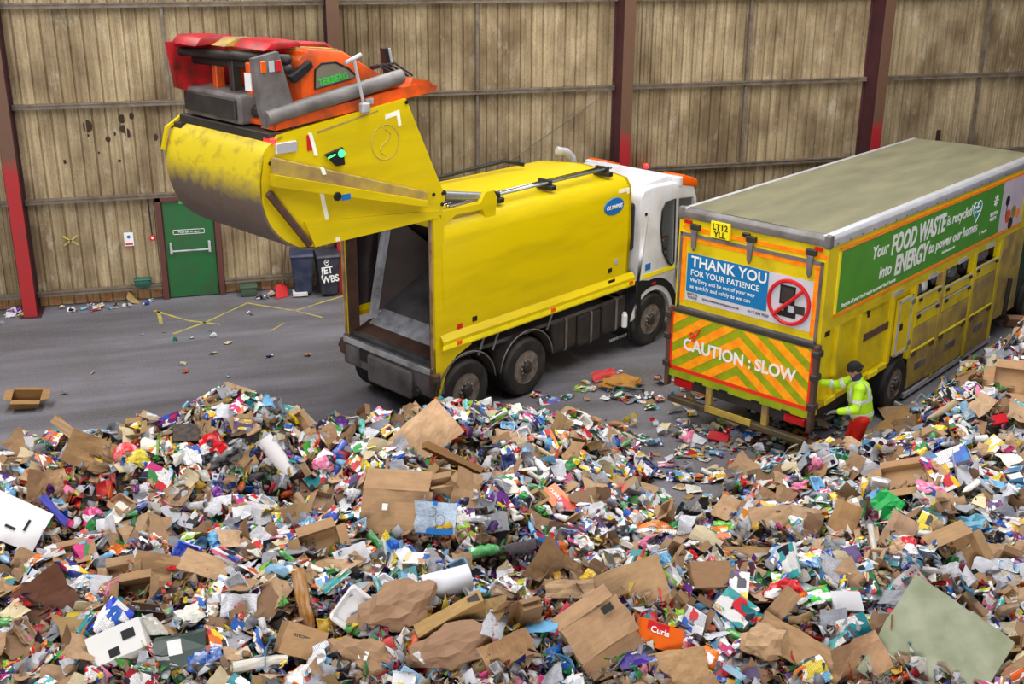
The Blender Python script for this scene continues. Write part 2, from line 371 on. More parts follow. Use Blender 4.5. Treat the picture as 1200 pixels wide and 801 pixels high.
# rear opening frame
for s in (-1, 1):
    pz = [(0, .95), (.18, .95), (.20, 1.3), (.2, 3.28), (.12, 3.42), (0, 3.42)]
    obj('rear_post', prism(pz, s*1.0, s*1.115), YEL, T1)
    obj('post_liner', bx(.0, .22, min(s*.985, s*1.0), max(s*.985, s*1.0), 1.05, 3.3), RUST, T1)
    obj('seal_channel', bx(-.025, .0, min(s*1.03, s*1.075), max(s*1.03, s*1.075), 1.05, 3.35), SEAL, T1)
    bk = obj('hinge_latch', bx(-.08, .06, min(s*1.03, s*1.17), max(s*1.03, s*1.17), .72, .98, .02), RUST, T1)
    obj('latch_pin', lathe([(.05, s*1.15), (.05, s*1.2)], 12, 'y', (-.03, 0, .85)), DARK, bk)
obj('rear_header', bx(0, .2, -1.05, 1.05, 3.24, 3.38, .01), YEL, T1)
sl = obj('rear_sill', bx(-.06, .14, -1.08, 1.08, 1.0, 1.07, .008), SHINY, T1)
obj('sill_drip_channel', bx(-.085, -.06, -1.05, 1.05, .95, 1.05, .005), LGREY, sl)
APR = M('bright_scraped_apron', (196, 200, 212), .35, .2, dirt=(120, 112, 110), dscale=5, amt=.5)
# inside: rust ledge, bright apron, sloped ejector plate and deflectors
obj('waste_ledge', prism([(.1, 1.07), (.62, 1.07), (.55, 1.22), (.12, 1.12)], -1.0, 1.0), RUST, T1)
obj('ejector_apron', prism([(.36, 1.12), (.74, 1.34), (.72, 1.38), (.34, 1.16)], -.9, .94), APR, T1)
ej = obj('ejector_plate', prism([(.68, 1.3), (1.9, 2.3), (1.88, 2.33), (.66, 1.34)], -.98, .98), DSTEEL, T1)
obj('ejector_head', prism([(1.9, 2.3), (2.0, 3.25), (1.96, 3.25), (1.86, 2.33)], -.98, .98), DSTEEL, ej)
obj('ejector_top_bar', prism([(1.2, 2.88), (1.26, 2.88), (1.26, 3.1), (1.2, 3.1)], -1.0, .55), SHINY, ej)
dm = BM(); v = [dm.verts.new(p) for p in ((.5, 1.0, 1.25), (1.6, .45, 2.2), (.75, 1.0, 3.1), (.52, 1.02, 1.25), (1.62, .48, 2.2), (.78, 1.02, 3.1))]
for q in ((0, 1, 2), (5, 4, 3), (0, 3, 4, 1), (1, 4, 5, 2), (2, 5, 3, 0)): dm.faces.new([v[i] for i in q])
obj('side_deflector', dm, LIN, ej)
obj('deflector_edge', tube([(.48, .96, 1.25), (.62, .93, 2.0), (.86, .9, 3.1)], .075, 4), APR, ej)
# roof pipes, ram, exhaust
for i, (y, r) in enumerate(((-.86, .022), (-.80, .022), (-.70, .014))):
    obj('roof_pipe', tube([(.55, y, 3.44), (4.35, y, 3.46)], r, 8), CHROME if i else SILVER, T1, True)
for x in (1.55, 2.75, 4.2):
    b_ = obj('pipe_bracket', bx(x-.06, x+.06, -.98, -.62, 3.34, 3.42, .01), BLKP, T1); box2 = bx(x-.03, x+.03, -.92, -.64, 3.42, 3.5, .01); obj('bracket_clamp', box2, BLKP, b_)
for s in (-1, 1):
    rm = obj('tailgate_ram', tube([(.36, s*.93, 3.66), (1.18, s*.93, 3.5)], .065, 14), SILVER, T1, 40)
    obj('ram_rod', tube([(-.1, s*.93, 3.74), (.36, s*.93, 3.66)], .035, 10), CHROME, rm, 40)
    obj('ram_eye', lathe([(.085, s*.87), (.085, s*.99)], 14, 'y', (.3, 0, 3.67)), DARK, rm)
    obj('ram_bracket', prism([(.2, 3.2), (.5, 3.36), (1.05, 3.34), (1.12, 3.2), (1.32, 3.2), (1.36, 3.48), (1.28, 3.6), (1.12, 3.6), (1.0, 3.44), (.2, 3.46)], min(s*.98, s*1.06), max(s*.98, s*1.06)), YEL, T1)
hb = BM()
for k in range(5): tube([(.3, -.75+.06*k, 3.46), (.6, -.8+.05*k, 3.5), (1.0, -.7+.05*k, 3.42)], .018, 6, hb)
hs = obj('hydraulic_hoses', hb, BLKP, T1)
obj('far_roof_hose', tube([(.3, .8, 3.36), (2.0, .8, 3.42), (3.3, .7, 3.5), (3.6, .5, 3.42)], .035, 8), BLKP, T1, True)
obj('exhaust_stack', tube([(4.75, .35, 2.6), (4.75, .35, 3.28), (4.72, .37, 3.42), (4.62, .42, 3.52), (4.45, .5, 3.56)], .075, 14), LGREY, T1, 40)
# chassis
for s in (-1, 1): obj('chassis_rail', bx(.1, 6.3, s*.42-.04, s*.42+.04, .72, 1.0), DARK, T1)
bp_ = obj('rear_bumper', bx(-.02, .1, -1.1, 1.1, .55, .95, .015), GREY, T1)
obj('bumper_plate', bx(-.1, .0, -.62, .45, .42, .9, .05, 2), GREY, bp_); obj('bumper_recess', bx(-.035, -.018, .47, .7, .7, .93), DARK, bp_)
obj('tow_jaw', lathe([(.07, -.12), (.09, -.02)], 12, 'x', (0, -.75, .6)), DARK, bp_)
for s in (-1, 1): obj('bumper_end', bx(-.06, .2, min(s*.7, s*1.1), max(s*.7, s*1.1), .56, .93, .04, 2), GREY, bp_)
R1 = .505
for ax in (.64, 2.01, 5.35):
    for s in (-1, 1):
        wheel('wheel', T1, ax, s*1.1, R1, .32 if ax > 3 else .5, s)
    obj('axle', tube([(ax, -.75, R1), (ax, .75, R1)], .09, 10), DARK, T1)
for ax in (.64, 2.01):                                     # arched mudguards
    for s in (-1, 1):
        arc = [(ax+math.cos(t)*.63, R1+.02+math.sin(t)*.63) for t in np.linspace(.1, PI-.1, 15)]
        g = obj('mudguard', strip(arc, min(s*.6, s*1.12), max(s*.6, s*1.12), -.012), DARK, T1, 40)
        obj('mudguard_edge', tube([(x, s*1.12, z) for x, z in arc], .014, 6), GREY, g, True)
obj('rear_side_skirt', prism([(.0, .62), (.1, .62), (.2, .9), (.42, 1.15), (.75, 1.26), (.75, 1.36), (.0, 1.36)], -1.11, -1.07), YEL, T1)
for x0, x1_, z0, z1 in ((2.75, 3.35, .5, 1.1), (3.42, 4.0, .45, 1.05), (4.1, 4.7, .5, 1.12)):
    for s in (-1, 1):
        tk = obj('side_tank', bx(x0, x1_, min(s*.55, s*1.04), max(s*.55, s*1.04), z0, z1, .06, 2), DARK, T1)
        for q in (.5,): obj('tank_strap', bx(x0+(x1_-x0)*q-.02, x0+(x1_-x0)*q+.02, min(s*.54, s*1.055), max(s*.54, s*1.055), z0-.01, z1+.01, .05, 2), GREY, tk)
obj('mudflap', bx(4.72, 4.75, -1.1, -.7, .28, .62), BLKP, T1); text('mudflap_lettering', 'DENNIS EAGLE', .075, LGREY, T1, (4.2, -1.075, .34), SIDE)
obj('white_canister', lathe([(.05, .5), (.055, .52), (.055, .72), (.03, .78)], 14, 'z', (4.58, -1.1, .05)), WPAINT, T1)
for x in (1.1, 1.42, 2.7): obj('guard_stay', tube([(x, -1.05, 1.3), (x-.15, -1.05, 1.0)], .02, 6), GREY, T1)
# cab: rounded shell with a low wheel arch
cab_p = [(4.9, .62), (4.9, 2.86), (5.0, 2.98), (5.2, 3.02), (6.2, 2.98), (6.5, 2.86), (6.62, 2.6), (6.72, 1.4), (6.72, .4), (5.95, .4)] + [(5.35+math.cos(t)*.62, .5+math.sin(t)*.62) for t in np.linspace(.1, PI-.12, 12)]
cb = obj('cab_shell', prism(cab_p, -1.12, 1.12, bev=.05), WHITE, T1, 35)
obj('cab_roof_cap', prism([(4.95, 2.94), (5.1, 3.04), (5.9, 3.1), (6.2, 3.0), (6.1, 2.9), (5.0, 2.9)], -.95, .95, bev=.04), WHITE, cb, 35)
obj('gap_intake', bx(4.64, 4.9, -1.02, 1.0, 1.9, 2.78, .06, 2), BLKP, T1); obj('gap_stack', bx(4.64, 4.92, -.85, .85, .7, 1.95, .03), DARK, T1)
def rwin(p, s): # window pane slab on side s with dark gasket
    return prism(p, s*1.118, s*1.135)
for s in (-1, 1):
    dw = obj('door_window', rwin([(5.5, 2.2), (5.52, 2.55), (5.62, 2.68), (5.9, 2.7), (5.95, 1.5), (5.9, 1.44), (5.78, 1.5), (5.6, 1.75)], s), GLASS, cb)
    obj('window_gasket', tube([(x, s*1.135, z) for x, z in [(5.5, 2.2), (5.52, 2.55), (5.62, 2.68), (5.9, 2.7), (5.95, 1.5), (5.9, 1.44), (5.78, 1.5), (5.6, 1.75), (5.5, 2.2)]], .016, 6), BLKP, dw)
    d2 = obj('front_side_window', rwin([(6.03, 1.3), (6.02, 2.7), (6.45, 2.66), (6.52, 2.5), (6.6, 1.4), (6.5, 1.25)], s), GLASS, cb)
    obj('window_bar', bx(6.03, 6.5, s*1.14-.008, s*1.14+.008, 2.38, 2.42), WHITE, d2)
    obj('cab_stripe', bx(5.0, 6.0, s*1.124-.006, s*1.124+.006, 1.35, 1.43), REFY, cb)
    pa = obj('wheel_arch', strip([(5.35+math.cos(t)*.66, .5+math.sin(t)*.66) for t in np.linspace(0, PI, 16)], min(s*.75, s*1.13), max(s*.75, s*1.13), -.14), BLKP, cb, 40)
    obj('cab_lower_panel', bx(4.885, 5.02, min(s*.9, s*1.128), max(s*.9, s*1.128), .5, 1.34, .01), BLKP, cb); obj('cab_sill_panel', prism([(4.9, 1.0), (5.1, 1.18), (5.35, 1.26), (5.0, 1.34), (4.9, 1.34)], min(s*1.1, s*1.127), max(s*1.1, s*1.127)), BLKP, cb)
    obj('arch_marker', bx(5.3, 5.42, s*1.135-.006, s*1.135+.006, 1.19, 1.23), LAMPR, pa)
    mr = obj('door_mirror', bx(6.02, 6.2, min(s*1.14, s*1.3), max(s*1.14, s*1.3), 1.12, 1.36, .04, 2), BLKP, cb)
obj('windscreen', prism([(6.56, 1.3), (6.735, 1.3), (6.64, 2.62), (6.55, 2.62)], -1.0, 1.0), GLASS, cb)
for y in (-.9, .9):
    obj('roof_beacon', prism([(6.05, 2.92), (6.62, 2.8), (6.56, 2.98), (6.1, 3.12)], y-.24, y+.24, bev=.04), LAMPO, cb, 40)
obj('beacon_base', bx(6.0, 6.1, -1.14, 1.14, 2.9, 3.08, .02), WHITE, cb)
obj('blue_sticker', bx(5.1, 5.25, -1.129, -1.122, 1.5, 1.62), BLUE, cb); obj('door_knob', lathe([(.03, -1.14), (.03, -1.11)], 12, 'y', (5.05, 0, 2.56)), BLKP, cb)
# tailgate, swung up about its hinge
tg = empty('tailgate'); tg.parent = T1
side = [(-.45, 5.17), (.25, 3.68), (.16, 3.42), (-2.08, 3.4), (-2.34, 3.44), (-2.6, 3.6), (-2.77, 3.83), (-2.85, 4.1), (-2.84, 4.4), (-2.78, 4.72), (-2.56, 4.93)]
for s in (-1, 1):
    sp = obj('tailgate_side', prism(side, min(s*1.05, s*1.1), max(s*1.05, s*1.1)), YEL, tg)
    arm = obj('packer_arm_cover', prism([(-2.7, 4.69), (-.14, 3.83), (-.2, 3.66), (-2.72, 4.36)], min(s*1.1, s*1.2), max(s*1.1, s*1.2), bev=.02), YDIRT, sp)
    obj('arm_ledge', prism([(-2.72, 4.48), (-.2, 3.72), (-.2, 3.62), (-2.74, 4.32)], min(s*1.1, s*1.24), max(s*1.1, s*1.24), bev=.008), YEL, sp)
    obj('lower_fold', prism([(-2.25, 3.77), (.12, 3.5), (.1, 3.4), (-2.1, 3.4)], min(s*1.1, s*1.13), max(s*1.1, s*1.13)), YEL, sp)
    lv = obj('locking_lever', tube([(-2.78, s*1.14, 4.24), (-2.2, s*1.14, 3.46)], .05, 6), RUST, sp)
    for x, z in ((-.45, 5.12), (.2, 3.74), (.18, 3.58), (-2.7, 4.6), (-2.7, 4.42), (-.4, 3.78), (.02, 3.75)):
        obj('bolt', lathe([(.028, -.012), (.028, .012)], 8, 'y', (x, s*1.105, z)), BLKP, sp)
sp = [o for o in tg.children if o.name.startswith('tailgate_side')][0]
obj('corner_reflector', prism([(-.83, 4.99), (-.58, 5.03), (-.55, 4.82), (-.6, 4.8), (-.63, 4.96), (-.83, 4.93)], -1.106, -1.1), REFW, sp)
for (xa, za, xb, zb) in ((-2.08, 4.9, -2.0, 4.6), (-1.99, 4.45, -1.96, 4.36), (-1.95, 4.15, -1.86, 3.62)):
    obj('reflective_strip', prism([(xa-.025, za), (xa+.03, za), (xb+.03, zb), (xb-.025, zb)], -1.215 if za == 4.45 else -1.112, -1.1), REFW, sp)
obj('reflective_strip', bx(-1.77, -1.7, -1.136, -1.13, 3.41, 3.46), REFW, sp)
pp = obj('control_panel', prism([(-1.88, 4.6), (-1.58, 4.66), (-1.56, 4.42), (-1.7, 4.42)], -1.14, -1.1, bev=.01), BLKP, sp)
obj('control_light', lathe([(.045, -1.16), (.05, -1.14)], 12, 'y', (-1.62, 0, 4.58)), LEDG, pp)
obj('button_stripe', prism([(-1.84, 4.56), (-1.72, 4.59), (-1.72, 4.57), (-1.84, 4.54)], -1.145, -1.14), LEDG, pp)
obj('red_notice', bx(-2.13, -2.05, -1.11, -1.1, 4.68, 4.88), REDPR, sp)
obj('blue_sticker', bx(-1.72, -1.58, -1.248, -1.238, 3.98, 4.06), BLUE, sp); obj('emergency_stop', lathe([(.055, -1.3), (.06, -1.27), (.03, -1.24)], 12, 'y', (-1.82, 0, 4.06)), BLKP, sp)
ring = BM()
for r0 in (.24,):
    tube([(-.84+math.cos(t)*r0, -1.101, 4.62+math.sin(t)*r0) for t in np.linspace(0, 2*PI, 25)], .007, 5, ring)
tube([(-.84+.1*math.sin(t*2), -1.101, 4.62+.18-.36*t/3.14) for t in np.linspace(0, PI, 14)], .007, 5, ring)
obj('embossed_emblem', ring, YDIRT, sp)
obj('panel_groove', prism([(-1.96, 4.91), (-.95, 5.07), (-.95, 5.05), (-1.96, 4.88)], -1.104, -1.1), YDIRT, sp)
def curve(P, n=5):
    P = [np.array(p) for p in P]; out = []
    for i in range(len(P)-1):
        a, b, c, d = P[max(i-1, 0)], P[i], P[i+1], P[min(i+2, len(P)-1)]
        for t_ in np.arange(n)/n: out.append(tuple(.5*(2*b+(c-a)*t_+(2*a-5*b+4*c-d)*t_**2+(3*b-a-3*c+d)*t_**3)))
    return out+[tuple(P[-1])]
hz = obj('tailgate_hopper', strip(curve([(-2.5, 4.92), (-2.76, 4.78), (-2.87, 4.52), (-2.9, 4.28), (-2.87, 4.05), (-2.78, 3.8), (-2.6, 3.58), (-2.36, 3.42), (-2.1, 3.36)]), -1.1, 1.1, .03), GRIME, tg, 50)
obj('hopper_lip', bx(-2.66, -2.4, -1.06, 1.08, 4.78, 4.96, .01), DARK, tg)
obj('hopper_end_bar', strip([(-2.6, 4.95), (-2.86, 4.8), (-2.95, 4.5)], 1.08, 1.14, .04), YEL, tg)
obj('tailgate_top', prism([(-2.56, 4.92), (-.45, 5.16), (-.45, 5.1), (-2.56, 4.86)], -1.06, 1.06), YEL, tg)
obj('tailgate_front', prism([(-.45, 5.16), (.22, 3.7), (.17, 3.68), (-.5, 5.12)], -1.06, 1.06), YEL, tg)
obj('tailgate_floor', prism([(-2.1, 3.42), (-.6, 3.46), (-.6, 3.5), (-2.1, 3.47)], -1.05, 1.05), DSTEEL, tg)
lb = obj('rear_light_bar', bx(-2.62, -2.3, -1.14, -.9, 4.7, 4.84, .01), ALU, tg); obj('tail_lamp', bx(-2.66, -2.6, -1.13, -.92, 4.84, 4.9, .01), LEDR, lb)
lb2 = obj('rear_light_bar', bx(-2.75, -2.4, .9, 1.2, 4.76, 4.86, .01), DARK, tg); obj('tail_lamp', bx(-2.6, -2.5, 1.0, 1.16, 4.86, 4.94, .01), LEDR, lb2)
obj('edge_sensor', bx(-1.12, -.96, -1.05, -.98, 5.13, 5.24, .02), LGREY, tg)
# bin lift on the raised tailgate (orange)
BL = empty('bin_lift'); BL.parent = T1
obj('lift_frame_rail', prism([(-2.55, 4.98), (.12, 5.2), (.2, 5.28), (-.2, 5.34), (-2.5, 5.1)], -1.04, -.72), ORANGE, BL)
obj('lift_frame_rail', prism([(-2.55, 4.98), (.12, 5.2), (.2, 5.28), (-.2, 5.34), (-2.5, 5.1)], .72, 1.04), ORANGE, BL)
obj('lift_bed', prism([(-2.5, 5.0), (.05, 5.2), (.0, 5.26), (-2.5, 5.06)], -.75, .75), ORANGE, BL)
for k in range(3): obj('cross_member', prism([(-2.2+k*.7, 5.03), (-2.0+k*.7, 5.05), (-2.0+k*.7, 5.18), (-2.2+k*.7, 5.16)], -1.0, 1.0), REDP, BL)
hood = [(-2.02, 5.1), (-2.06, 5.8), (-1.9, 5.93), (-1.35, 5.86), (-.85, 5.56), (-.4, 5.36), (-.1, 5.24)]
hd = obj('lift_hood', prism(hood, -.92, .55, bev=.03), ORANGE, BL, 35)
MESHG = M('grey_mesh_panel', (128, 122, 104), .7, dirt=(92, 88, 76), dscale=60, amt=.8)
wn = obj('mesh_window', prism([(-1.84, 5.42), (-1.82, 5.66), (-1.72, 5.73), (-1.5, 5.73), (-1.3, 5.64), (-1.18, 5.54), (-1.22, 5.5)], -.935, -.915), MESHG, hd)
obj('window_rim', tube([(x, -.935, z) for x, z in [(-1.84, 5.42), (-1.82, 5.66), (-1.72, 5.73), (-1.5, 5.73), (-1.3, 5.64), (-1.18, 5.54), (-1.22, 5.5), (-1.84, 5.42)]], .014, 6), BLKP, wn)
tl = text('hood_lettering', 'TERBERG', .12, GREEN, wn, (-1.78, -.94, 5.45), (PI/2, -.12, 0), .004, space=.98)
obj('hood_vent', prism([(-2.26, 5.62), (-1.92, 5.8), (-1.88, 5.7), (-2.18, 5.52)], -1.0, -.9, bev=.02), BLKP, hd)
obj('hood_seam', prism([(-1.97, 5.945), (-1.33, 5.875), (-1.33, 5.84), (-1.97, 5.91)], -.75, .3), YDIRT, hd)
obj('red_hood_edge', tube([(-2.05, -.5, 5.86), (-1.9, -.52, 5.96), (-1.35, -.5, 5.9), (-.9, -.5, 5.6)], .05, 6), REDP, hd)
pl = obj('lift_side_plate', prism([(-2.79, 5.88), (-2.42, 5.94), (-2.25, 5.3), (-2.66, 5.02), (-2.72, 5.2)], -1.02, -.93), GREY, BL)
for x, mt in ((-2.66, LAMPO), (-2.54, LGREY), (-2.44, REDPR)): obj('plate_lamp', bx(x-.04, x+.04, -1.035, -1.02, 5.7, 5.84, .006), mt, pl)
obj('lift_torque_tube', tube([(-2.66, -1.0, 5.14), (-.45, -1.0, 5.46)], .1, 16), GREY, BL, 40)
po = obj('guide_pole', tube([(-1.2, -1.12, 5.16), (-1.34, -1.12, 5.78)], .022, 8), LGREY, BL); obj('pole_handle', tube([(-1.48, -1.12, 5.73), (-1.22, -1.12, 5.82)], .03, 8), LGREY, po); obj('pole_foot', bx(-1.26, -1.12, -1.17, -1.07, 5.06, 5.2, .02), LGREY, po)
for x in (-.95, -.35): 
    q = obj('lift_hook', prism([(x, 5.36), (x+.1, 5.4), (x+.06, 5.8), (x-.06, 5.8)], -.2 if x < -.5 else -.62, -.1 if x < -.5 else -.52), BLKP, BL); obj('hook_edge', tube([(x+.02, -.21 if x < -.5 else -.63, 5.8), (x+.1, -.21 if x < -.5 else -.63, 5.4)], .02, 6), LGREY, q)
for s, x in ((-1, .0), (1, .1)): obj('lift_end_bracket', prism([(x-.35, 5.25), (x+.2, 5.22), (x+.05, 5.36), (x-.25, 5.42)], s*.9-.12, s*.9+.12), ORANGE, BL)
for k in range(4): obj('hose', tube([(-.9+.12*k, -.4, 5.5), (-.6+.1*k, -.7, 5.6), (-.3+.08*k, -.8, 5.42)], .016, 6), BLKP, BL)
_n0 = set(BL.children)
# open bin chamber at the far end: red walls, bars, comb box
ch = obj('lift_chamber_wall', prism([(-2.9, 5.2), (-3.3, 5.35), (-3.38, 5.95), (-2.4, 5.98), (-2.4, 5.2)], .82, .9), REDP, BL)
obj('lift_chamber_back', bx(-2.5, -2.38, -.9, .9, 5.2, 5.9), ORANGE, BL)
obj('red_guard_cap', prism([(-3.3, 5.92), (-3.18, 6.04), (-2.7, 6.02), (-2.55, 5.94)], .3, .92, bev=.03), REDP, BL, 40)
obj('red_guard_cap', prism([(-2.95, 5.92), (-2.8, 6.03), (-2.42, 6.02), (-2.35, 5.94)], -.75, .0, bev=.03), REDP, BL, 40)
obj('grey_guard', prism([(-3.05, 5.93), (-2.85, 6.02), (-2.5, 6.0), (-2.5, 5.92)], .0, .32), YDIRT, BL)
for k, z in enumerate((5.82, 5.7)): obj('chamber_bar', tube([(-3.2+.2*k, .85, z), (-2.7, -.92, z)], .06, 10), DARK, BL, True)
for y in (-.35, .05, .45): obj('chamber_post', bx(-2.95, -2.82, y-.05, y+.05, 5.15, 5.75, .01), ORANGE if y != .05 else DARK, BL)
obj('chamber_sticker', bx(-2.97, -2.955, -.44, -.3, 5.4, 5.62), WPAINT, BL)
cbx = obj('comb_box', bx(-3.15, -2.6, -.42, .92, 4.98, 5.36, .04, 2), GREY, BL)
obj('comb_pad', bx(-3.19, -3.13, -.36, .86, 5.05, 5.3, .01), DARK, cbx); obj('comb_shaft', tube([(-2.9, -.98, 5.14), (-2.9, -.4, 5.14)], .09, 10), DARK, cbx)
obj('lift_underframe', bx(-2.75, -2.4, -.98, 1.0, 4.92, 5.06, .01), DARK, BL)

for o in set(BL.children)-_n0: o.location.x += .5
ORD0 = 'first second third fourth fifth sixth seventh eighth'.split()
# ---------------------------------------------------------------- recycling collection lorry (box body) on the right
rivm = me_of(lathe([(.012, -.004), (.01, .0)], 6, 'y'), 'rail_rivet', DARK)
W2 = 1.22
T2 = empty('recycling_truck', (7.397, -9.284, 0), .553)
tag(T2, 'long yellow kerbside recycling lorry with green side banner and chevron tailboard, beside the worker', 'truck')
KHAKI = M('dusty_roof_sheet', (118, 114, 86), .7, dirt=(92, 88, 68), dscale=1.5, amt=.6, stretch=(.5, 2, 1))
GBAN = M('green_banner', (74, 148, 40), .4); PINKW = M('pale_photo_panel', (206, 190, 206), .5)
TEAL = M('teal_blue_sign', (10, 116, 178), .45); SIGNW = M('pale_sign_panel', (204, 202, 214), .5)
CHEV = M('amber_chevron_film', (255, 166, 14), .35, dirt=(246, 112, 12), dscale=7, amt=.5)
LIME = M('lime_chevron_film', (152, 164, 8), .4, dirt=(110, 130, 20), dscale=5, amt=.4)
L2 = 7.9
# roof deck, rails and rounded edges
rf = obj('roof_deck', prism([(-1.14, 3.40), (-1.1, 3.46), (0, 3.48), (1.1, 3.46), (1.14, 3.40)], .05, L2, 'x'), KHAKI, T2)
for s in (-1, 1): obj('roof_edge_rail', prism([(s*1.1, 3.47), (s*1.19, 3.46), (s*1.235, 3.41), (s*1.235, 3.3), (s*1.1, 3.3)], .0, L2, 'x', bev=.012), ALU, T2, 40)
obj('roof_rear_rail', prism([(.1, 3.47), (.02, 3.46), (-.03, 3.41), (-.03, 3.31), (.1, 3.3)], -1.2, 1.2, 'y', bev=.012), GREY, T2, 40)
for s in (-1, 1): obj('roof_corner_cap', bx(-.035, .09, min(s*1.14, s*1.245), max(s*1.14, s*1.245), 3.28, 3.475, .03, 2), GREY, T2, 40)
# body walls
obj('rear_header', bx(0, .08, -1.2, 1.2, 1.0, 3.32), YEL2, T2)
obj('side_wall', bx(0.02, L2, 1.14, 1.22, .95, 3.32), YEL2, T2)
sw = obj('side_wall', bx(0.02, L2, -1.22, -1.14, 2.12, 3.32), YEL2, T2)
obj('inner_floor', bx(.05, L2, -1.15, 1.15, .82, .92), DARK, T2); obj('front_wall', bx(L2-.06, L2, -1.2, 1.2, .5, 3.32), YEL2, T2)
for s in (-1, 1): obj('corner_post', bx(-.01, .12, min(s*1.1, s*1.225), max(s*1.1, s*1.225), .8, 3.3, .01), YEL2, T2)
# green banner with tape border and lettering
bn = obj('side_banner', bx(.36, 7.42, -1.232, -1.22, 2.28, 3.19), GBAN, T2)
for a in ((.3, 7.48, 3.19, 3.24), (.3, 7.48, 2.23, 2.28), (.3, .36, 2.23, 3.24), (7.42, 7.48, 2.23, 3.24)): obj('banner_tape', bx(a[0], a[1], -1.236, -1.22, a[2], a[3]), REFO if a[1]-a[0] > 1 else REFY, bn)
ph = obj('banner_photo', bx(6.35, 7.42, -1.236, -1.231, 2.28, 3.19), PINKW, bn)
for k, (x, z, r, mt) in enumerate(((6.72, 2.52, .13, ORANGE), (6.98, 2.55, .13, YDIRT), (6.62, 2.82, .1, BLKP), (7.2, 2.5, .1, REFO), (6.9, 2.36, .12, DARK))):
    if k < 5: obj('photo_blob', lathe([(r*.8, -1.239), (r, -1.236)], 12, 'y', (x, 0, z)), mt, ph)
obj('photo_stem', bx(6.6, 6.63, -1.239, -1.236, 2.5, 2.8), BLKP, ph)
def bt(s_, sz, x, z, bold=.004, sh=.15, sx=1., sp=1.): return text('banner_lettering', s_, sz, WPAINT, bn, (x, -1.236, z), SIDE, bold, shear=sh, sx=sx, space=sp)
bt('Your', .27, 1.32, 2.86, sx=.95); bt('FOOD WASTE', .42, 1.95, 2.80, .014, .1, .72); bt('is recycled', .25, 3.95, 2.86, sx=.95)
bt('into', .27, 1.62, 2.50, sx=.95); bt('ENERGY', .42, 2.15, 2.44, .014, .1, .74); bt('to power our homes', .25, 3.35, 2.52, sx=.92)
bt('Recycle all your food waste to power local homes', .085, .5, 2.33, .001); bt('bristolwaste.co.uk', .07, 3.9, 2.40, 0)
hp = [(math.sin(t)**3*.17, (13*math.cos(t)-5*math.cos(2*t)-2*math.cos(3*t)-math.cos(4*t))/16*.19) for t in np.linspace(0, 2*PI, 28)[:-1]]
hr = obj('heart_badge', prism([(5.2+a, 2.9+b) for a, b in hp], -1.239, -1.232), M('teal_heart', (40, 150, 150), .5), bn)
obj('heart_rim', tube([(5.2+a*1.08, -1.237, 2.9+b*1.08) for a, b in hp+hp[:1]], .008, 5), WPAINT, hr); text('heart_lettering', 'Waste\nis love', .075, WPAINT, hr, (5.2, -1.241, 2.93), SIDE, align='CENTER')
bt('BRISTOL\nWASTE', .09, 5.85, 2.66, .001, 0); sb = BM()
for k in range(4): box(sb, -.1, .1, -1.238, -1.232, -.012, .012, M=Matrix.Translation((6.05, 0, 2.92)) @ Matrix.Rotation(k*PI/4, 4, 'Y'))
obj('star_logo', sb, WPAINT, bn); bt('(   recycle', .08, 5.45, 2.42, 0, 0)
for k in range(22):
    obj('rail_rivet', rivm, DARK, T2).location = (.2+k*.36, -1.238, 3.33)
# lower side: recessed rear bay with ribs, narrow white-edged door, three container hatches
obj('bay_back', bx(.1, 3.1, -1.14, -1.08, .9, 2.14), YEL2, T2)
obj('bay_beam', bx(.05, L2, -1.21, -1.08, 2.04, 2.16, .01), YEL2, T2)
obj('bay_sill', bx(.1, 2.35, -1.21, -1.08, .86, .96, .01), YEL2, T2)
for x in (.62, 1.3, 2.4): obj('bay_rib', bx(x-.05, x+.05, -1.2, -1.1, .9, 2.1, .01), YEL2, T2)
pnl = obj('bay_hatch', bx(1.42, 2.3, -1.16, -1.12, 1.0, 1.95, .01), YEL2, T2); obj('hatch_vent', bx(1.5, 2.32, -1.175, -1.155, 1.52, 1.64, .005), RUST, pnl); obj('hatch_hinge', bx(1.55, 1.6, -1.18, -1.15, 1.9, 2.0), BLKP, pnl)
obj('side_label', bx(.12, .42, -1.148, -1.138, 1.92, 2.0), BLKP, T2); obj('side_label', bx(2.25, 2.6, -1.23, -1.21, 2.06, 2.13), LGREY, T2)
nd = obj('narrow_door', bx(2.55, 3.05, -1.215, -1.16, .98, 1.92, .008), YEL2, T2)
for a in ((2.55, 3.05, 1.87, 1.92), (2.55, 3.05, .98, 1.03), (2.55, 2.6, .98, 1.92), (3.0, 3.05, .98, 1.92)): obj('door_edge', bx(a[0], a[1], -1.222, -1.21, a[2], a[3]), LGREY, nd)
obj('door_handle', bx(2.64, 2.72, -1.24, -1.215, 1.4, 1.52, .01), BLKP, nd)
for s in (-1, 1):
    for q in (1.1, 1.8): obj('door_hinge', bx(3.0, 3.1, -1.235, -1.21, q-.04, q+.04), GREY, nd) if s < 0 else None
obj('container_bay_back', bx(3.15, 7.2, -.5, -.45, .2, 2.1), DARK, T2)
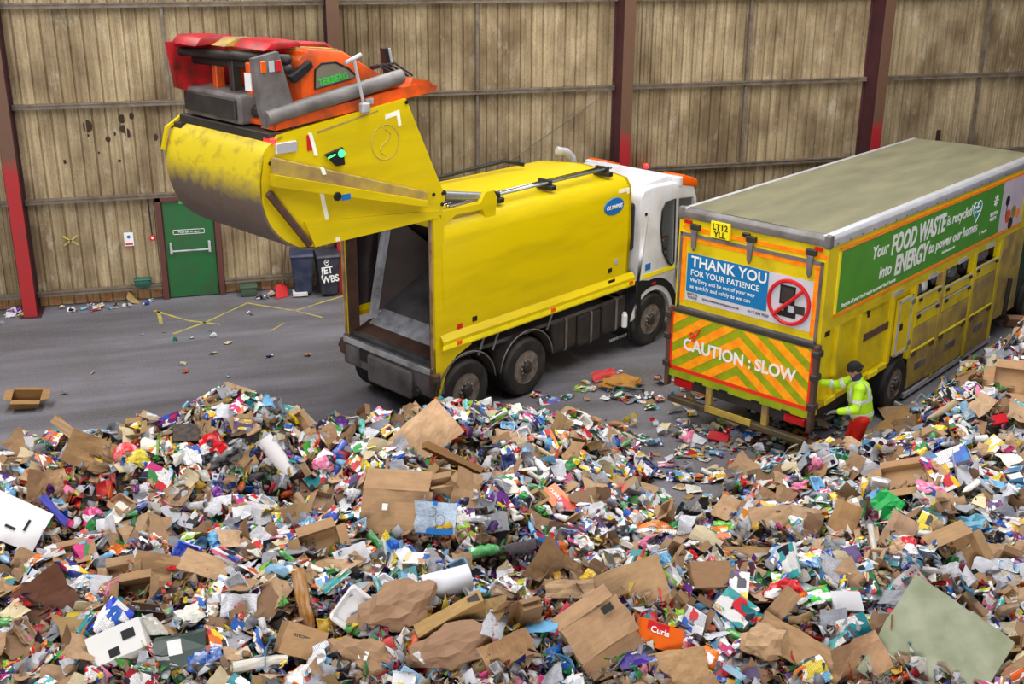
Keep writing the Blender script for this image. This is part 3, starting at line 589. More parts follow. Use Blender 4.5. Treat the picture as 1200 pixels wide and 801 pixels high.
for i, (a, b) in enumerate(((3.2, 4.16), (4.28, 5.48), (5.58, 6.66))):
    ztop = (1.82, 1.74, 1.78)[i]; 
    for k in range(2):
        z0 = (1.30, 1.55)[k]; z1 = (1.54, ztop)[k]
        if i < 2 or k: 
            dp = obj('drop_panel', bx(a+.02, b-.02, -1.215, -1.17, z0, z1-.01, .006), YEL2, T2)
            for x in (a+.08, b-.16): obj('panel_latch', bx(x, x+.09, -1.245, -1.21, z1-.09, z1-.03, .008), BLKP, dp)
            obj('panel_lip', bx(a+.04, b-.04, -1.225, -1.21, z1-.03, z1-.005), ALU, dp)
    up = obj('middle_panel', bx(a+.02, b-.02, -1.21, -1.17, .86, 1.29 if i < 2 else 1.54, .006), YDIRT, T2); obj('panel_trim', bx(a+.04, b-.04, -1.222, -1.205, .86, .9), REFY, up)
    for x in (a+.05, b-.2): obj('panel_hinge', bx(x, x+.15, -1.225, -1.2, .78, .88, .006), RUST, up)
    zb = (.17, .13, .1)[i]
    lo = obj('lower_hatch', bx(a+.02, b-.02, -1.205, -1.165, zb+.06, .83, .006), YDIRT, T2); obj('hatch_grip', bx((a+b)/2-.22, (a+b)/2+.2, -1.215, -1.2, .5, .62, .004), GREY, lo)
    obj('bay_post', bx(b, b+.12, -1.215, -1.1, .15, 2.1, .008), YDIRT if i == 0 else YEL2, T2)
    obj('top_label', bx((a+b)/2-.12, (a+b)/2+.22, -1.225, -1.205, 2.04, 2.12), LGREY, T2)
obj('bay_post', bx(3.08, 3.2, -1.215, -1.1, .8, 2.1, .008), YEL2, T2)
obj('skirt_rail', bx(3.2, 6.9, -1.2, -1.12, .06, .16, .01), LGREY, T2)
fp = obj('front_pillar', bx(6.78, 7.85, -1.215, -1.12, .5, 2.12, .01), YDIRT, T2); obj('pillar_pipe', tube([(7.3, -1.24, .5), (7.35, -1.24, 1.2)], .05, 8), DARK, fp)
for x in (3.6, 4.85, 6.1):
    sk = obj('container_liner', bx(x-.42, x+.42, -1.1, -.55, 1.2, 1.75, .05), DARK, T2)
# rear: hinged upper panel with sign, chevron tailboard, header tape, lights, bumper
def rq(name, s0, s1, z0, z1, mt, x=-.0, th=.01, par=None): return obj(name, bx(x-th, x, 1.22-s1, 1.22-s0, z0, z1), mt, par or T2)
rp = rq('rear_hatch', .05, 2.4, 1.9, 3.1, YEL2, 0, .03)
for a in ((.05, 2.4, 3.05, 3.1), (.05, 2.4, 1.9, 1.95), (.05, .09, 1.9, 3.1), (2.36, 2.4, 1.9, 3.1)): rq('hatch_frame', *a, GREY, -.03, .02, rp)
for a in ((.09, 2.36, 2.98, 3.05), (.09, .16, 2.02, 3.0), (2.28, 2.35, 2.0, 3.0)): rq('hatch_tape', *a, REFO, -.03, .008, rp)
wp = rq('sign_board', .19, 2.28, 2.06, 2.80, SIGNW, -.03, .008, rp); rq('sign_board_blue', .2, 1.58, 2.2, 2.8, TEAL, -.036, .006, rp)
def rt(s_, sz, s0, z, mt=WPAINT, par=None, x=-.046, **k): return text('rear_lettering', s_, sz, mt, par or rp, (x, 1.22-s0, z), REAR, **k)
rt('THANK YOU', .225, .27, 2.61, bold=.004, sx=.98); rt('FOR YOUR PATIENCE', .125, .27, 2.47, bold=.001, sx=.97)
rt('We\'ll try and be out of your way', .088, .27, 2.365, sx=.95); rt('as quickly and safely as we can', .088, .27, 2.265, sx=.97)
rt('BRISTOL\n WASTE', .05, .23, 2.15, BLKP); rt('bristolwastecompany.co.uk', .058, .5, 2.12, BLKP); rt('0117 304 9020', .058, 1.28, 2.12, BLKP)
rg = BM(); tube([(-.05, 1.22-(1.93+math.cos(t)*.315), 2.42+math.sin(t)*.315) for t in np.linspace(0, 2*PI, 41)], .03, 6, rg)
obj('no_dumping_ring', rg, REDPR, rp); sl = obj('ring_slash', tube([(-.066, 1.22-(1.93-.22), 2.42-.22), (-.066, 1.22-(1.93+.22), 2.42+.22)], .028, 6), REDPR, rp)
rq('monitor_picture', 1.78, 2.02, 2.38, 2.66, BLKP, -.04, .008, rp); rq('screen_picture', 1.805, 1.995, 2.41, 2.63, DARK, -.048, .003, rp); rq('monitor_foot_picture', 1.86, 1.92, 2.28, 2.38, BLKP, -.04, .008, rp)
rq('keyboard_picture', 1.76, 2.05, 2.2, 2.28, BLKP, -.04, .008, rp); rq('computer_picture', 2.02, 2.18, 2.28, 2.40, DARK, -.04, .008, rp)
for s in (.3, 1.25, 2.2):
    h = obj('hatch_hinge', prism([(1.22-s-.05, 3.16), (1.22-s+.05, 3.16), (1.22-s+.03, 2.9), (1.22-s, 2.84), (1.22-s-.03, 2.9)], -.075, -.03, 'x', bev=.006), GREY, T2)
    obj('hinge_block', bx(-.06, 0, 1.22-s-.08, 1.22-s+.08, 3.16, 3.25, .01), DARK, h)
for a, mt in (((.9, 2.44), REFO), ((.06, .58), REFO)): rq('header_tape', a[0], a[1], 3.14, 3.20, mt, -.0, .012)
npl = rq('number_plate', .58, .9, 3.12, 3.36, REFY, -.01, .05)
for i, s_ in enumerate(('LT12', 'YLL')): text('plate_lettering', s_, .125, BLKP, npl, (-.064, 1.22-.74, 3.245-i*.11), REAR, .003, 'CENTER')
obj('rear_camera', bx(-.05, 0, .0, .12, 3.22, 3.28, .01), BLKP, T2)
for s in (.16, 2.3): rq('top_lamp', s-.06, s+.06, 3.24, 3.29, LAMPR, 0, .04)
# tailboard with chevrons
tb = rq('tailboard', 0, 2.44, .8, 1.88, LIME, -.06, .05)
def clip(poly, x0, x1, z0, z1):
    for ax, lim, sg in ((0, x0, 1), (0, x1, -1), (1, z0, 1), (1, z1, -1)):
        out = []
        for i, p in enumerate(poly):
            q = poly[(i+1) % len(poly)]; a = sg*(p[ax]-lim); b = sg*(q[ax]-lim)
            if a >= 0: out.append(p)
            if a*b < 0: t = a/(a-b); out.append((p[0]+(q[0]-p[0])*t, p[1]+(q[1]-p[1])*t))
        poly = out
        if len(poly) < 3: return []
    return poly
for k in range(-5, 8):
    for s in (-1, 1):
        c = 1.22; z = .98+k*.30; wd = .15
        q = [(c, z), (c, z+wd), (c+s*1.3, z+wd-1.3*.72), (c+s*1.3, z-1.3*.72)]
        q = clip(q, .06 if s < 0 else c, c if s < 0 else 2.38, .98, 1.84)
        if len(q) >= 3: obj('chevron', prism([(1.22-a, b) for a, b in q], -.116, -.11, 'x'), CHEV, tb)
for a in ((.0, 2.44, .92, .98), (0, .06, .92, 1.86), (2.38, 2.44, .92, 1.86)): rq('board_border', *a, REFR, -.11, .007, tb)
rt('CAUTION : SLOW', .262, 1.22, 1.30, WPAINT, tb, -.12, bold=.007, align='CENTER', sx=.90)
sgn = BM(); tube([(-.117, 1.22-.42+.05*math.cos(t), 1.53+.07*math.sin(t)) for t in np.linspace(.3, 5, 10)], .018, 5, sgn); tube([(-.117, .86, 1.48), (-.117, .72, 1.58), (-.117, .68, 1.68)], .016, 5, sgn)
obj('red_paint_scrawl', sgn, REFR, tb)
rq('board_top_rail', -.02, 2.46, 1.86, 1.91, DARK, -.03, .09, tb)
for s in (.5, .95, 1.5, 2.0): rq('board_catch', s, s+.14, .79, .83, BLKP, -.11, .012, tb)
for s in (-1, 1):
    ps = obj('tailboard_post', bx(-.14, -.02, min(s*1.2, s*1.27), max(s*1.2, s*1.27), .62, 1.92, .012), RUST, T2)
    for z in (1.0, 1.45, 1.8): obj('post_hinge', bx(-.17, .0, min(s*1.19, s*1.3), max(s*1.19, s*1.3), z-.05, z+.05, .015), DARK, ps)
obj('under_beam', bx(-.02, .1, -1.15, 1.15, .62, .82), DARK, T2)
bu = obj('bumper_bar', bx(-.12, .0, -1.18, 1.2, .36, .46, .015), M('muddy_bumper', (96, 80, 44), .7, dirt=(52, 46, 40), dscale=5, amt=.9), T2)
for s in (.73, 1.7): obj('bumper_leg', bx(-.07, .02, 1.22-s-.05, 1.22-s+.05, .44, .84, .01), YDIRT, bu)
obj('bumper_plate', bx(-.13, -.1, -.3, .5, .40, .5), YDIRT, bu)
for s in (.25, 2.18): 
    lt = obj('tail_lamp', bx(-.06, .06, 1.22-s-.17, 1.22-s+.17, .62, .76, .03, 2), LAMPR, T2); obj('lamp_back', bx(.0, .08, 1.22-s-.19, 1.22-s+.19, .6, .78), DARK, lt)
# running gear
for s in (-1, 1):
    obj('chassis_rail', bx(.2, 9.5, s*.4-.04, s*.4+.04, .6, .84), DARK, T2)
    for ax in (2.79, 8.75): wheel('wheel', T2, ax, s*1.19, .45, .28 if ax > 5 else .45, s)
    g = obj('mudguard', strip([(2.79+math.cos(t)*.58, .45+math.sin(t)*.58) for t in np.linspace(.0, PI, 16)], min(s*.7, s*1.2), max(s*.7, s*1.2), -.02), BLKP, T2, 40)
obj('axle', tube([(2.79, -.7, .45), (2.79, .7, .45)], .08, 10), DARK, T2)
obj('under_box', bx(.5, 2.1, -1.0, 1.0, .5, .86, .02), DARK, T2)
for x in (.35, 1.7): obj('yellow_reflector_bar', bx(x, x+.3, -1.225, -1.205, .87, .95), REFY, T2)
# cab in front of the body (mostly out of frame)
CABG = M('dark_green_cab_paint', (16, 56, 26), .5)
cp = [(7.98, .6), (7.98, 2.6), (8.3, 2.8), (9.2, 2.75), (9.6, 2.5), (9.85, 1.6), (9.85, .5), (9.35, .5)]+[(8.75+math.cos(t)*.56, .5+math.sin(t)*.56) for t in np.linspace(.1, PI-.1, 9)]
cb2 = obj('cab_shell', prism(cp, -1.15, 1.15, bev=.05), CABG, T2, 35)
for s in (-1, 1): obj('door_window', prism([(8.45, 1.6), (8.5, 2.5), (9.2, 2.45), (9.5, 1.6)], s*1.14, s*1.165), GLASS, cb2)
obj('windscreen', prism([(9.62, 1.6), (9.88, 1.6), (9.66, 2.45), (9.55, 2.45)], -1.02, 1.02), GLASS, cb2)
# bags inside the container hatches
BAGM = M('grey_refuse_bag', (74, 74, 84), .4, dirt=(120, 120, 130), dscale=6, amt=.6)

rb = random.Random(4)
for x in (3.4, 3.62, 3.85, 4.45, 5.0, 5.75, 6.0, 6.3):
    bm = BM(); bmesh.ops.create_icosphere(bm, subdivisions=2, radius=.16)
    for v in bm.verts: v.co *= 1+.25*math.sin(9*v.co.x+x)*math.cos(11*v.co.z); v.co.y *= .7
    o = obj('refuse_bag', bm, BAGM if x != 3.85 else WPAINT, None, True); o.matrix_world = Matrix.Translation((7.397, -9.284, 0)) @ Matrix.Rotation(.553, 4, 'Z') @ Matrix.Translation((x, -1.0, 1.84+rb.uniform(-.03, .03)))
    tag(o, '%s bag inside the side hatch of the yellow recycling lorry, %s from its rear' % ('dark grey' if x != 3.85 else 'white', ORD0[int(x*0)+len([q for q in (3.4, 3.62, 3.85, 4.45, 5.0, 5.75, 6.0, 6.3) if q <= x])-1]), 'bag', 'bags inside the lorry hatches')
# ---------------------------------------------------------------- people: joints -> tapered limbs -> one remeshed skin
def limb(bm, a, b, r0, r1, n=14, flat=1.):
    a = Vector(a); b = Vector(b); d = (b-a); L = d.length or 1e-4; d.normalize()
    pr = [a-d*r0, a-d*r0*.86, a-d*r0*.5, a]+[a+d*L*q for q in (.33, .66)]+[b, b+d*r1*.5, b+d*r1*.86, b+d*r1]
    rs = [r0*.08, r0*.5, r0*.87, r0, r0*.67+r1*.33, r0*.33+r1*.67, r1, r1*.87, r1*.5, r1*.08]
    tube(pr, rs, n, bm)
def ball(bm, c, rx, ry, rz):
    r = bmesh.ops.create_icosphere(bm, subdivisions=3, radius=1)
    bmesh.ops.transform(bm, matrix=Matrix.Translation(c) @ Matrix.Diagonal((rx, ry, rz, 1)), verts=r['verts'])
def skin(name, bm, m, parent, vox=.012, it=4):
    bmesh.ops.recalc_face_normals(bm, faces=bm.faces[:])
    me = bpy.data.meshes.new(name); bm.to_mesh(me); bm.free()
    t_ = bpy.data.objects.new(name, me); COL.objects.link(t_)
    a = t_.modifiers.new('r', 'REMESH'); a.mode = 'VOXEL'; a.voxel_size = vox
    b = t_.modifiers.new('s', 'SMOOTH'); b.iterations = it; b.factor = .5
    out = bpy.data.meshes.new_from_object(t_.evaluated_get(bpy.context.evaluated_depsgraph_get()))
    bpy.data.objects.remove(t_); bpy.data.meshes.remove(me); out.name = name; out.materials.clear(); out.materials.append(m)
    return obj(name, out, m, parent, True)
def band(name, src, test, m, off=.006):
    me = src.data; bm = BM(); bm.from_mesh(me); bm.normal_update()
    bmesh.ops.delete(bm, geom=[f for f in bm.faces if not test(f.calc_center_median())], context='FACES')
    for v in bm.verts: v.co += v.normal*off
    bm2 = bmesh.ops.extrude_face_region(bm, geom=bm.faces[:])
    return obj(name, bm, m, src, True)
def hand(bm, w, d, up, side, curl=.5):
    """palm and five fingers from wrist w along d; the thumb leaves the side of the palm"""
    w = Vector(w); d = Vector(d).normalized(); up = Vector(up).normalized(); s = d.cross(up).normalized()*side
    limb(bm, w, w+d*.04, .027, .03); limb(bm, w+d*.03-s*.018, w+d*.085-s*.02, .017, .017); limb(bm, w+d*.03+s*.018, w+d*.085+s*.02, .017, .017)
    for i, L in enumerate((.068, .078, .072, .056)):
        b = w+d*.09+s*(-.032+.021*i); d2 = (d-up*curl*.7).normalized(); d3 = (d-up*curl*2).normalized()
        limb(bm, b, b+d2*L*.5, .0095, .009, 8); limb(bm, b+d2*L*.5, b+d2*L*.5+d3*L*.5, .009, .008, 8)
    b = w+d*.03-s*.03; t1_ = b+d*.035-s*.03-up*.01; limb(bm, b, t1_, .013, .011, 8); limb(bm, t1_, t1_+d*.03-up*.012, .0105, .009, 8)
SKINM = M('skin', (176, 122, 100), .5, dscale=12); HATM = M('black_knitted_hat', (20, 19, 22), .9, dscale=40)
HIVY = M('fluorescent_yellow_jacket', (176, 226, 22), .6, dscale=8); HIVO = M('fluorescent_orange_red_trousers', (238, 38, 18), .6, dscale=8)
REFS = M('silver_reflective_band', (248, 250, 250), .3); GLOVE = M('grey_work_glove', (96, 96, 92), .8, dscale=20); BOOT = M('black_work_boot', (28, 26, 26), .6); HAIRM = M('dark_hair', (40, 28, 22), .8, dscale=30)  # reflective band near white, its retroreflected glow put into the colour
def seg_t(p, a, b):
    a = Vector(a); b = Vector(b); d = b-a; t = (p-a).dot(d)/d.dot(d); tc = min(1, max(0, t)); return t, (p-a-d*tc).length
def figure(name, J, loc, rz, label, jm, tm, hat=None, face_dir=(1, 0, -.15), parent=None):
    root = empty(name, loc, rz)
    if parent: root.parent = parent
    b = BM()
    hc = Vector(J['head']); fd = Vector(face_dir).normalized(); sd = Vector((0, 0, 1)).cross(fd).normalized(); ud = fd.cross(sd)
    limb(b, J['pelvis'], J['chest'], .13, .15); limb(b, J['chest'], J['neck'], .12, .06); limb(b, J['neck'], hc-ud*.04, .058, .06)
    ball(b, hc+ud*.02-fd*.008, .098, .077, .112); ball(b, hc-ud*.055+fd*.03, .066, .058, .062)          # skull, jaw
    limb(b, hc+fd*.092+ud*.012, hc+fd*.112-ud*.025, .010, .016, 8)                                    # nose
    limb(b, hc+fd*.083-sd*.045+ud*.03, hc+fd*.083+sd*.045+ud*.03, .013, .013, 8)                       # brow
    limb(b, hc+fd*.082-sd*.02-ud*.06, hc+fd*.082+sd*.02-ud*.06, .010, .010, 8)                         # lips
    limb(b, hc+fd*.075-ud*.1, hc+fd*.078-ud*.098, .022, .02, 8)
    for s in (-1, 1): ball(b, hc+sd*s*.08-ud*.005, .022, .012, .034)
    for s, k in ((1, 'l'), (-1, 'r')):
        limb(b, J['chest'], J['sh_'+k], .12, .065); limb(b, J['sh_'+k], J['el_'+k], .055, .043); limb(b, J['el_'+k], J['wr_'+k], .043, .029)
        limb(b, J['pelvis'], J['hip_'+k], .12, .095); limb(b, J['hip_'+k], J['kn_'+k], .088, .058); limb(b, J['kn_'+k], J['an_'+k], .058, .04)
        limb(b, J['an_'+k], Vector(J['an_'+k])+Vector((.15, 0, -.05)), .042, .035)
        hand(b, J['wr_'+k], Vector(J['wr_'+k])-Vector(J['el_'+k]), (0, 0, 1), -s)
    body = skin('body', b, SKINM, root, .009, 3)
    for s in (-1, 1): obj('eye', lathe([(.001, -.011), (.008, -.008), (.011, 0), (.008, .008), (.001, .011)], 10, 'x', hc+fd*.088+sd*s*.032+ud*.012), BLKP, body, True)
    b = BM(); limb(b, J['hem'], J['chest'], .172, .178); limb(b, J['chest'], J['neck'], .15, .08)
    for k in 'lr': limb(b, J['chest'], J['sh_'+k], .15, .095); limb(b, J['sh_'+k], J['el_'+k], .085, .07); limb(b, J['el_'+k], J['cu_'+k], .07, .052)
    jk = skin('jacket', b, jm, root, .012, 5)
    def near(p):
        c = [('t', *seg_t(p, J['hem'], J['neck']))]+[(n+k, *seg_t(p, J[a+k], J[b_+k])) for k in 'lr' for n, a, b_ in (('u', 'sh_', 'el_'), ('f', 'el_', 'cu_'))]
        r = {'t': .15, 'u': .08, 'f': .06}
        return min(c, key=lambda q: q[2]/r[q[0][0]])
    def tst(p):
        n, t, d = near(p)
        if n == 't': return .02 < t < .12 or .42 < t < .52 or (t > .5 and t < 1.02 and .085 < abs(p.y-J['neck'][1]) < .135)
        if n[0] == 'u': return .55 < t < .75 or (t < .1 and .085 < abs(p.y-J['neck'][1]) < .135)
        return .35 < t < .55
    band('reflective_band', jk, tst, REFS)
    cl = BM(); limb(cl, Vector(J['neck'])-Vector((.0, 0, .03)), Vector(J['neck'])+Vector((.02, 0, .05)), .085, .075); obj_c = skin('collar', cl, M('dark_collar', (40, 44, 70), .8), jk, .012, 3)
    b = BM(); limb(b, J['pelvis'], J['hem'], .155, .155)
    for k in 'lr': limb(b, J['pelvis'], J['hip_'+k], .14, .118); limb(b, J['hip_'+k], J['kn_'+k], .112, .085); limb(b, J['kn_'+k], J['an_'+k], .085, .078)
    tr = skin('trousers', b, tm, root, .013, 5)
    def tt(p):
        for k in 'lr':
            t, d = seg_t(p, J['kn_'+k], J['an_'+k])
            if d < .12 and (-.06 < t < .14): return True
        return False
    band('reflective_band', tr, tt, REFS)
    for k in 'lr':
        a = Vector(J['an_'+k]); bb = BM(); limb(bb, a+Vector((0, 0, .1)), a, .06, .058); limb(bb, a+Vector((-.03, 0, -.04)), a+Vector((.16, 0, -.05)), .05, .042)
        skin('boot', bb, BOOT, root, .012, 3)
        g = BM(); hand(g, J['wr_'+k], Vector(J['wr_'+k])-Vector(J['el_'+k]), (0, 0, 1), -1 if k == 'l' else 1)
        for v in g.verts: pass
        gl = skin('glove', g, GLOVE, root, .006, 1)
        gm = gl.data; bmg = BM(); bmg.from_mesh(gm); bmg.normal_update()
        for v in bmg.verts: v.co += v.normal*.003
        bmg.to_mesh(gm); bmg.free()
    h = BM()
    ball(h, hc+ud*.045-fd*.015, .113, .096, .1) if hat else ball(h, hc+ud*.045-fd*.02, .106, .086, .098)
    hm = skin('knitted_hat' if hat else 'hair', h, HATM if hat else HAIRM, root, .01, 2)
    if hat:
        r = BM(); tube([hc+ud*.0+(fd*math.cos(t)*.112-fd*.015)+sd*math.sin(t)*.094+ud*(.01*math.cos(t)+.028) for t in np.linspace(0, 2*PI, 25)], .014, 8, r); obj('hat_brim', r, HATM, hm, True)
    return root
JW = dict(pelvis=(0, 0, .95), hem=(0, 0, .93), chest=(.08, 0, 1.32), neck=(.11, 0, 1.5), head=(.17, .0, 1.63),
          sh_l=(.09, .19, 1.41), el_l=(.12, .30, 1.13), wr_l=(.38, .25, 1.05), cu_l=(.34, .26, 1.06), sh_r=(.12, -.18, 1.42), el_r=(.38, -.24, 1.28), wr_r=(.66, -.14, 1.34), cu_r=(.61, -.155, 1.33),
          hip_l=(0, .1, .9), kn_l=(.07, .13, .5), an_l=(-.04, .15, .1), hip_r=(0, -.1, .9), kn_r=(.12, -.11, .5), an_r=(.08, -.12, .1))
wk = figure('person', JW, (8.66, -10.58, 0), math.radians(152), '', HIVY, HIVO, hat=True, face_dir=(1, .05, -.45))
wk.scale = (.95, .95, .95)
tag(wk, 'person in black knitted hat, yellow reflective jacket and red trousers reaching for lorry tailboard post', 'person')
JD = dict(pelvis=(0, 0, .95-.55), hem=(0, 0, .4), chest=(-.04, 0, .76), neck=(-.02, 0, .95), head=(.03, 0, 1.08),
          sh_l=(-.02, .19, .86), el_l=(.14, .25, .6), wr_l=(.38, .2, .66), cu_l=(.34, .2, .65), sh_r=(-.02, -.19, .86), el_r=(.14, -.25, .6), wr_r=(.38, -.2, .66), cu_r=(.34, -.2, .65),
          hip_l=(.02, .1, .37), kn_l=(.42, .13, .4), an_l=(.46, .13, .06), hip_r=(.02, -.1, .37), kn_r=(.42, -.13, .4), an_r=(.46, -.13, .06))
dv_l = Matrix.Translation((2.52, -6.852, 0)) @ Matrix.Rotation(.533, 4, 'Z') @ Vector((5.62, -.66, 1.22))
dv = figure('person', JD, dv_l, .533, '', HIVO, HATM)
tag(dv, 'seated driver in red reflective jacket behind the dark cab window of the refuse lorry', 'person')
# hollow the cab and open its windows so the driver shows through the glass
cab_o = next(o for o in T1.children if o.name.startswith('cab_shell'))
def cut(o, geo):
    bmesh.ops.recalc_face_normals(geo, faces=geo.faces[:])
    me = bpy.data.meshes.new('cut'); geo.to_mesh(me); geo.free(); c = bpy.data.objects.new('cut', me); COL.objects.link(c)
    c.matrix_world = Matrix.Translation((2.52, -6.852, 0)) @ Matrix.Rotation(.533, 4, 'Z')
    md = o.modifiers.new('b', 'BOOLEAN'); md.operation = 'DIFFERENCE'; md.object = c; md.solver = 'EXACT'
    bpy.context.view_layer.update()
    nm = bpy.data.meshes.new_from_object(o.evaluated_get(bpy.context.evaluated_depsgraph_get()))
    o.modifiers.clear(); o.data = nm; bpy.data.objects.remove(c)
cut(cab_o, bx(5.12, 6.5, -1.04, 1.04, 1.22, 2.86))
cut(cab_o, prism([(5.52, 2.2), (5.54, 2.54), (5.63, 2.66), (5.88, 2.68), (5.93, 1.52), (5.89, 1.46), (5.78, 1.52), (5.62, 1.76)], -1.3, 1.3))
cut(cab_o, prism([(6.05, 1.32), (6.04, 2.68), (6.43, 2.64), (6.46, 1.3)], -1.3, 1.3))
st = obj('driver_seat', bx(5.3, 5.85, -.92, -.4, 1.22, 1.5, .04, 2), DARK, T1); obj('seat_back', bx(5.25, 5.4, -.92, -.4, 1.4, 2.15, .05, 2), DARK, st)
# ---------------------------------------------------------------- small things along the wall
BINM = M('black_bin_plastic', (40, 42, 52), .5, dirt=(70, 72, 80), dscale=4, amt=.4); BINB = M('dark_blue_bin_plastic', (34, 42, 70), .5, dirt=(70, 74, 90), dscale=4, amt=.4)
def wheelie_bin(loc, rz, m, label):
    b = tag(empty('wheeled_bin', loc, rz), label, 'bin', None); b.scale = (.8, .8, .92)
    bm = BM(); A = [bm.verts.new(p) for p in ((-.22, -.24, .06), (.22, -.24, .06), (.22, .24, .06), (-.22, .24, .06))]; B = [bm.verts.new(p) for p in ((-.29, -.32, .95), (.29, -.32, .95), (.29, .34, 1.0), (-.29, .34, 1.0))]
    bm.faces.new(A[::-1]); bm.faces.new(B)
    for i in range(4): bm.faces.new((A[i], A[(i+1) % 4], B[(i+1) % 4], B[i]))
    bmesh.ops.bevel(bm, geom=bm.edges[:], offset=.03, segments=2, affect='EDGES')
    obj('bin_body', bm, m, b, 40); obj('bin_rim', bx(-.31, .31, -.34, .35, .92, .97, .02), m, b)
    lid = obj('bin_lid', prism([(-.36, .96), (-.3, 1.01), (0, 1.06), (.34, 1.04), (.38, .98)], -.3, .3, 'x', bev=.015), m, b, 40); lid.rotation_euler = (0, 0, 0)
    obj('bin_handle', tube([(-.22, .42, .98), (.22, .42, .98)], .02, 8), m, b)
    for s in (-1, 1): obj('bin_wheel', lathe([(.03, s*.2), (.1, s*.2), (.1, s*.26), (.03, s*.26)], 16, 'x', (0, .26, .1)), BLACK, b)
    return b
b1 = wheelie_bin((2.24, -.64, 0), .06, BINM, 'black wheeled bin with white scrawled letters, standing beside the column base')
for i, s_ in enumerate(('JET', 'WBS')): text('bin_lettering', s_, .22, WPAINT, b1, (-.2, -.325+.02*i, .58-.22*i), (PI/2-.09, -.08, 0), .006, ex=.004)
sc_ = BM(); tube([(-.06+.06*math.cos(t), -.335, .85+.06*math.sin(t)) for t in np.linspace(0, 2*PI, 13)], .009, 5, sc_); tube([(-.09, -.335, .85), (-.03, -.335, .86)], .012, 5, sc_); obj('bin_logo', sc_, WPAINT, b1)
wheelie_bin((1.74, -.46, 0), -.05, BINB, 'dark blue wheeled bin standing behind the black lettered bin')
gt = empty('green_tub', (-1.47, -.13, .34)); tag(gt, 'small dark green plastic tub resting on the wall rail left of the door', 'tub')
TUBG = M('dark_green_plastic', (18, 92, 76), .5)
obj('tub_body', bx(-.16, .16, -.12, .04, 0, .15, .03, 2), TUBG, gt, 40); obj('tub_rim', bx(-.18, .18, -.14, .05, .13, .17, .02), TUBG, gt)
g2 = empty('green_caddy', (.62, -.28, 0)); tag(g2, 'muddy green plastic caddy lying on the floor right of the green door', 'tub')
TUBG2 = M('muddy_green_plastic', (38, 84, 60), .6, dirt=(80, 84, 70), dscale=9, amt=.7)
obj('caddy_body', bx(-.17, .17, -.13, .13, 0, .2, .04, 2), TUBG2, g2, 40); obj('caddy_lid', bx(-.19, .19, -.15, .15, .17, .24, .03, 2), TUBG2, g2, 40)
sv = empty('shovel', (1.3, -.62, 0)); tag(sv, 'red bladed shovel with thin handle leaning between the caddy and the bins', 'shovel')
bl = BM()
for i in range(2):
    pass
prism([(-.17, 0), (.12, 0), (.16, .2), (.1, .27), (.0, .3), (-.1, .27)], -.02, .01, 'y', bl, .006); bmesh.ops.rotate(bl, cent=(0, 0, 0), matrix=Matrix.Rotation(.5, 3, 'Z') @ Matrix.Rotation(-.5, 3, 'X'), verts=bl.verts[:])
obj('shovel_blade', bl, REDPR, sv); obj('shovel_handle', tube([(.02, .12, .26), (.16, .5, 1.05)], .018, 8), RUST, sv)
# ---------------------------------------------------------------- rubbish heap: ground outline and height field
FOOT = [(-7.5,-8.6),(-3.6,-8.4),(-2.2,-7.7),(-0.6,-7.6),(1.4,-7.8),(2.8,-8.0),(4.2,-7.75),(5.5,-8.1),(5.95,-9.0),(5.9,-9.9),(5.6,-10.8),
        (5.7,-11.25),(6.1,-11.1),(6.7,-10.35),(7.6,-9.95),(8.3,-9.75),(8.8,-10.15),(9.5,-9.6),(10.3,-9.15),(11.4,-8.6),(12.4,-7.75),(13.2,-7.1),
        (14.5,-6.9),(17.5,-6.9),(17.5,-21),(-7.5,-21)]
MOUNDS = [  # x, y, height, radius x, radius y
    (0.0,-9.45,0.72,1.2,1.15), (-2.1,-9.7,0.5,1.1,1.2), (2.7,-9.6,0.38,1.3,0.9), (-0.6,-10.6,-0.25,.7,.5), (0.75,-10.45,-0.5,.6,.4), (1.2,-11.1,-0.25,.8,.4), (-0.9,-11.3,-.2,.8,.3), (3.2,-12.9,-.3,1.1,.3), (7.4,-12.0,-.2,.9,.3),
    (-4.6,-10.2,0.3,1.3,1.2), (2.3,-11.9,0.45,1.0,.8), (0.2,-13.4,0.35,1.6,.9), (3.4,-14.3,0.45,1.5,.9), (6.2,-14.3,0.35,1.3,.8),
    (10.4,-11.2,0.65,1.6,1.0), (12.6,-9.7,1.2,1.7,1.2), (14.2,-8.9,0.6,1.2,1.0), (8.3,-13.0,0.25,1.2,.9), (9.6,-14.2,0.3,1.4,1.0),
    (5.4,-10.2,-0.22,.7,1.3), (5.6,-11.6,-0.3,.6,.6), (8.9,-10.7,-0.1,.6,.4)]
def _foot_sdf(x, y):
    d = np.full(np.shape(x), 1e9); inside = np.zeros(np.shape(x), bool)
    n = len(FOOT)
    for i in range(n):
        ax, ay = FOOT[i]; bx, by = FOOT[(i+1) % n]
        ex, ey = bx-ax, by-ay
        t = np.clip(((x-ax)*ex+(y-ay)*ey)/(ex*ex+ey*ey), 0, 1)
        d = np.minimum(d, np.hypot(x-ax-t*ex, y-ay-t*ey))
        c = (ay > y) != (by > y)
        xi = ax+(y-ay)*ex/(ey if ey else 1e-9)
        inside ^= c & (x < xi)
    return np.where(inside, d, -d)
def _wave(x, y):
    return (np.sin(x*2.3+1.1)*np.cos(y*2.0-.7)+.6*np.sin(x*4.1-y*3.2+2.)+.5*np.cos(x*3.0+y*5.3)+.35*np.sin(7.7*x+1.3*y)*np.cos(6.1*y-2*x))/2.4
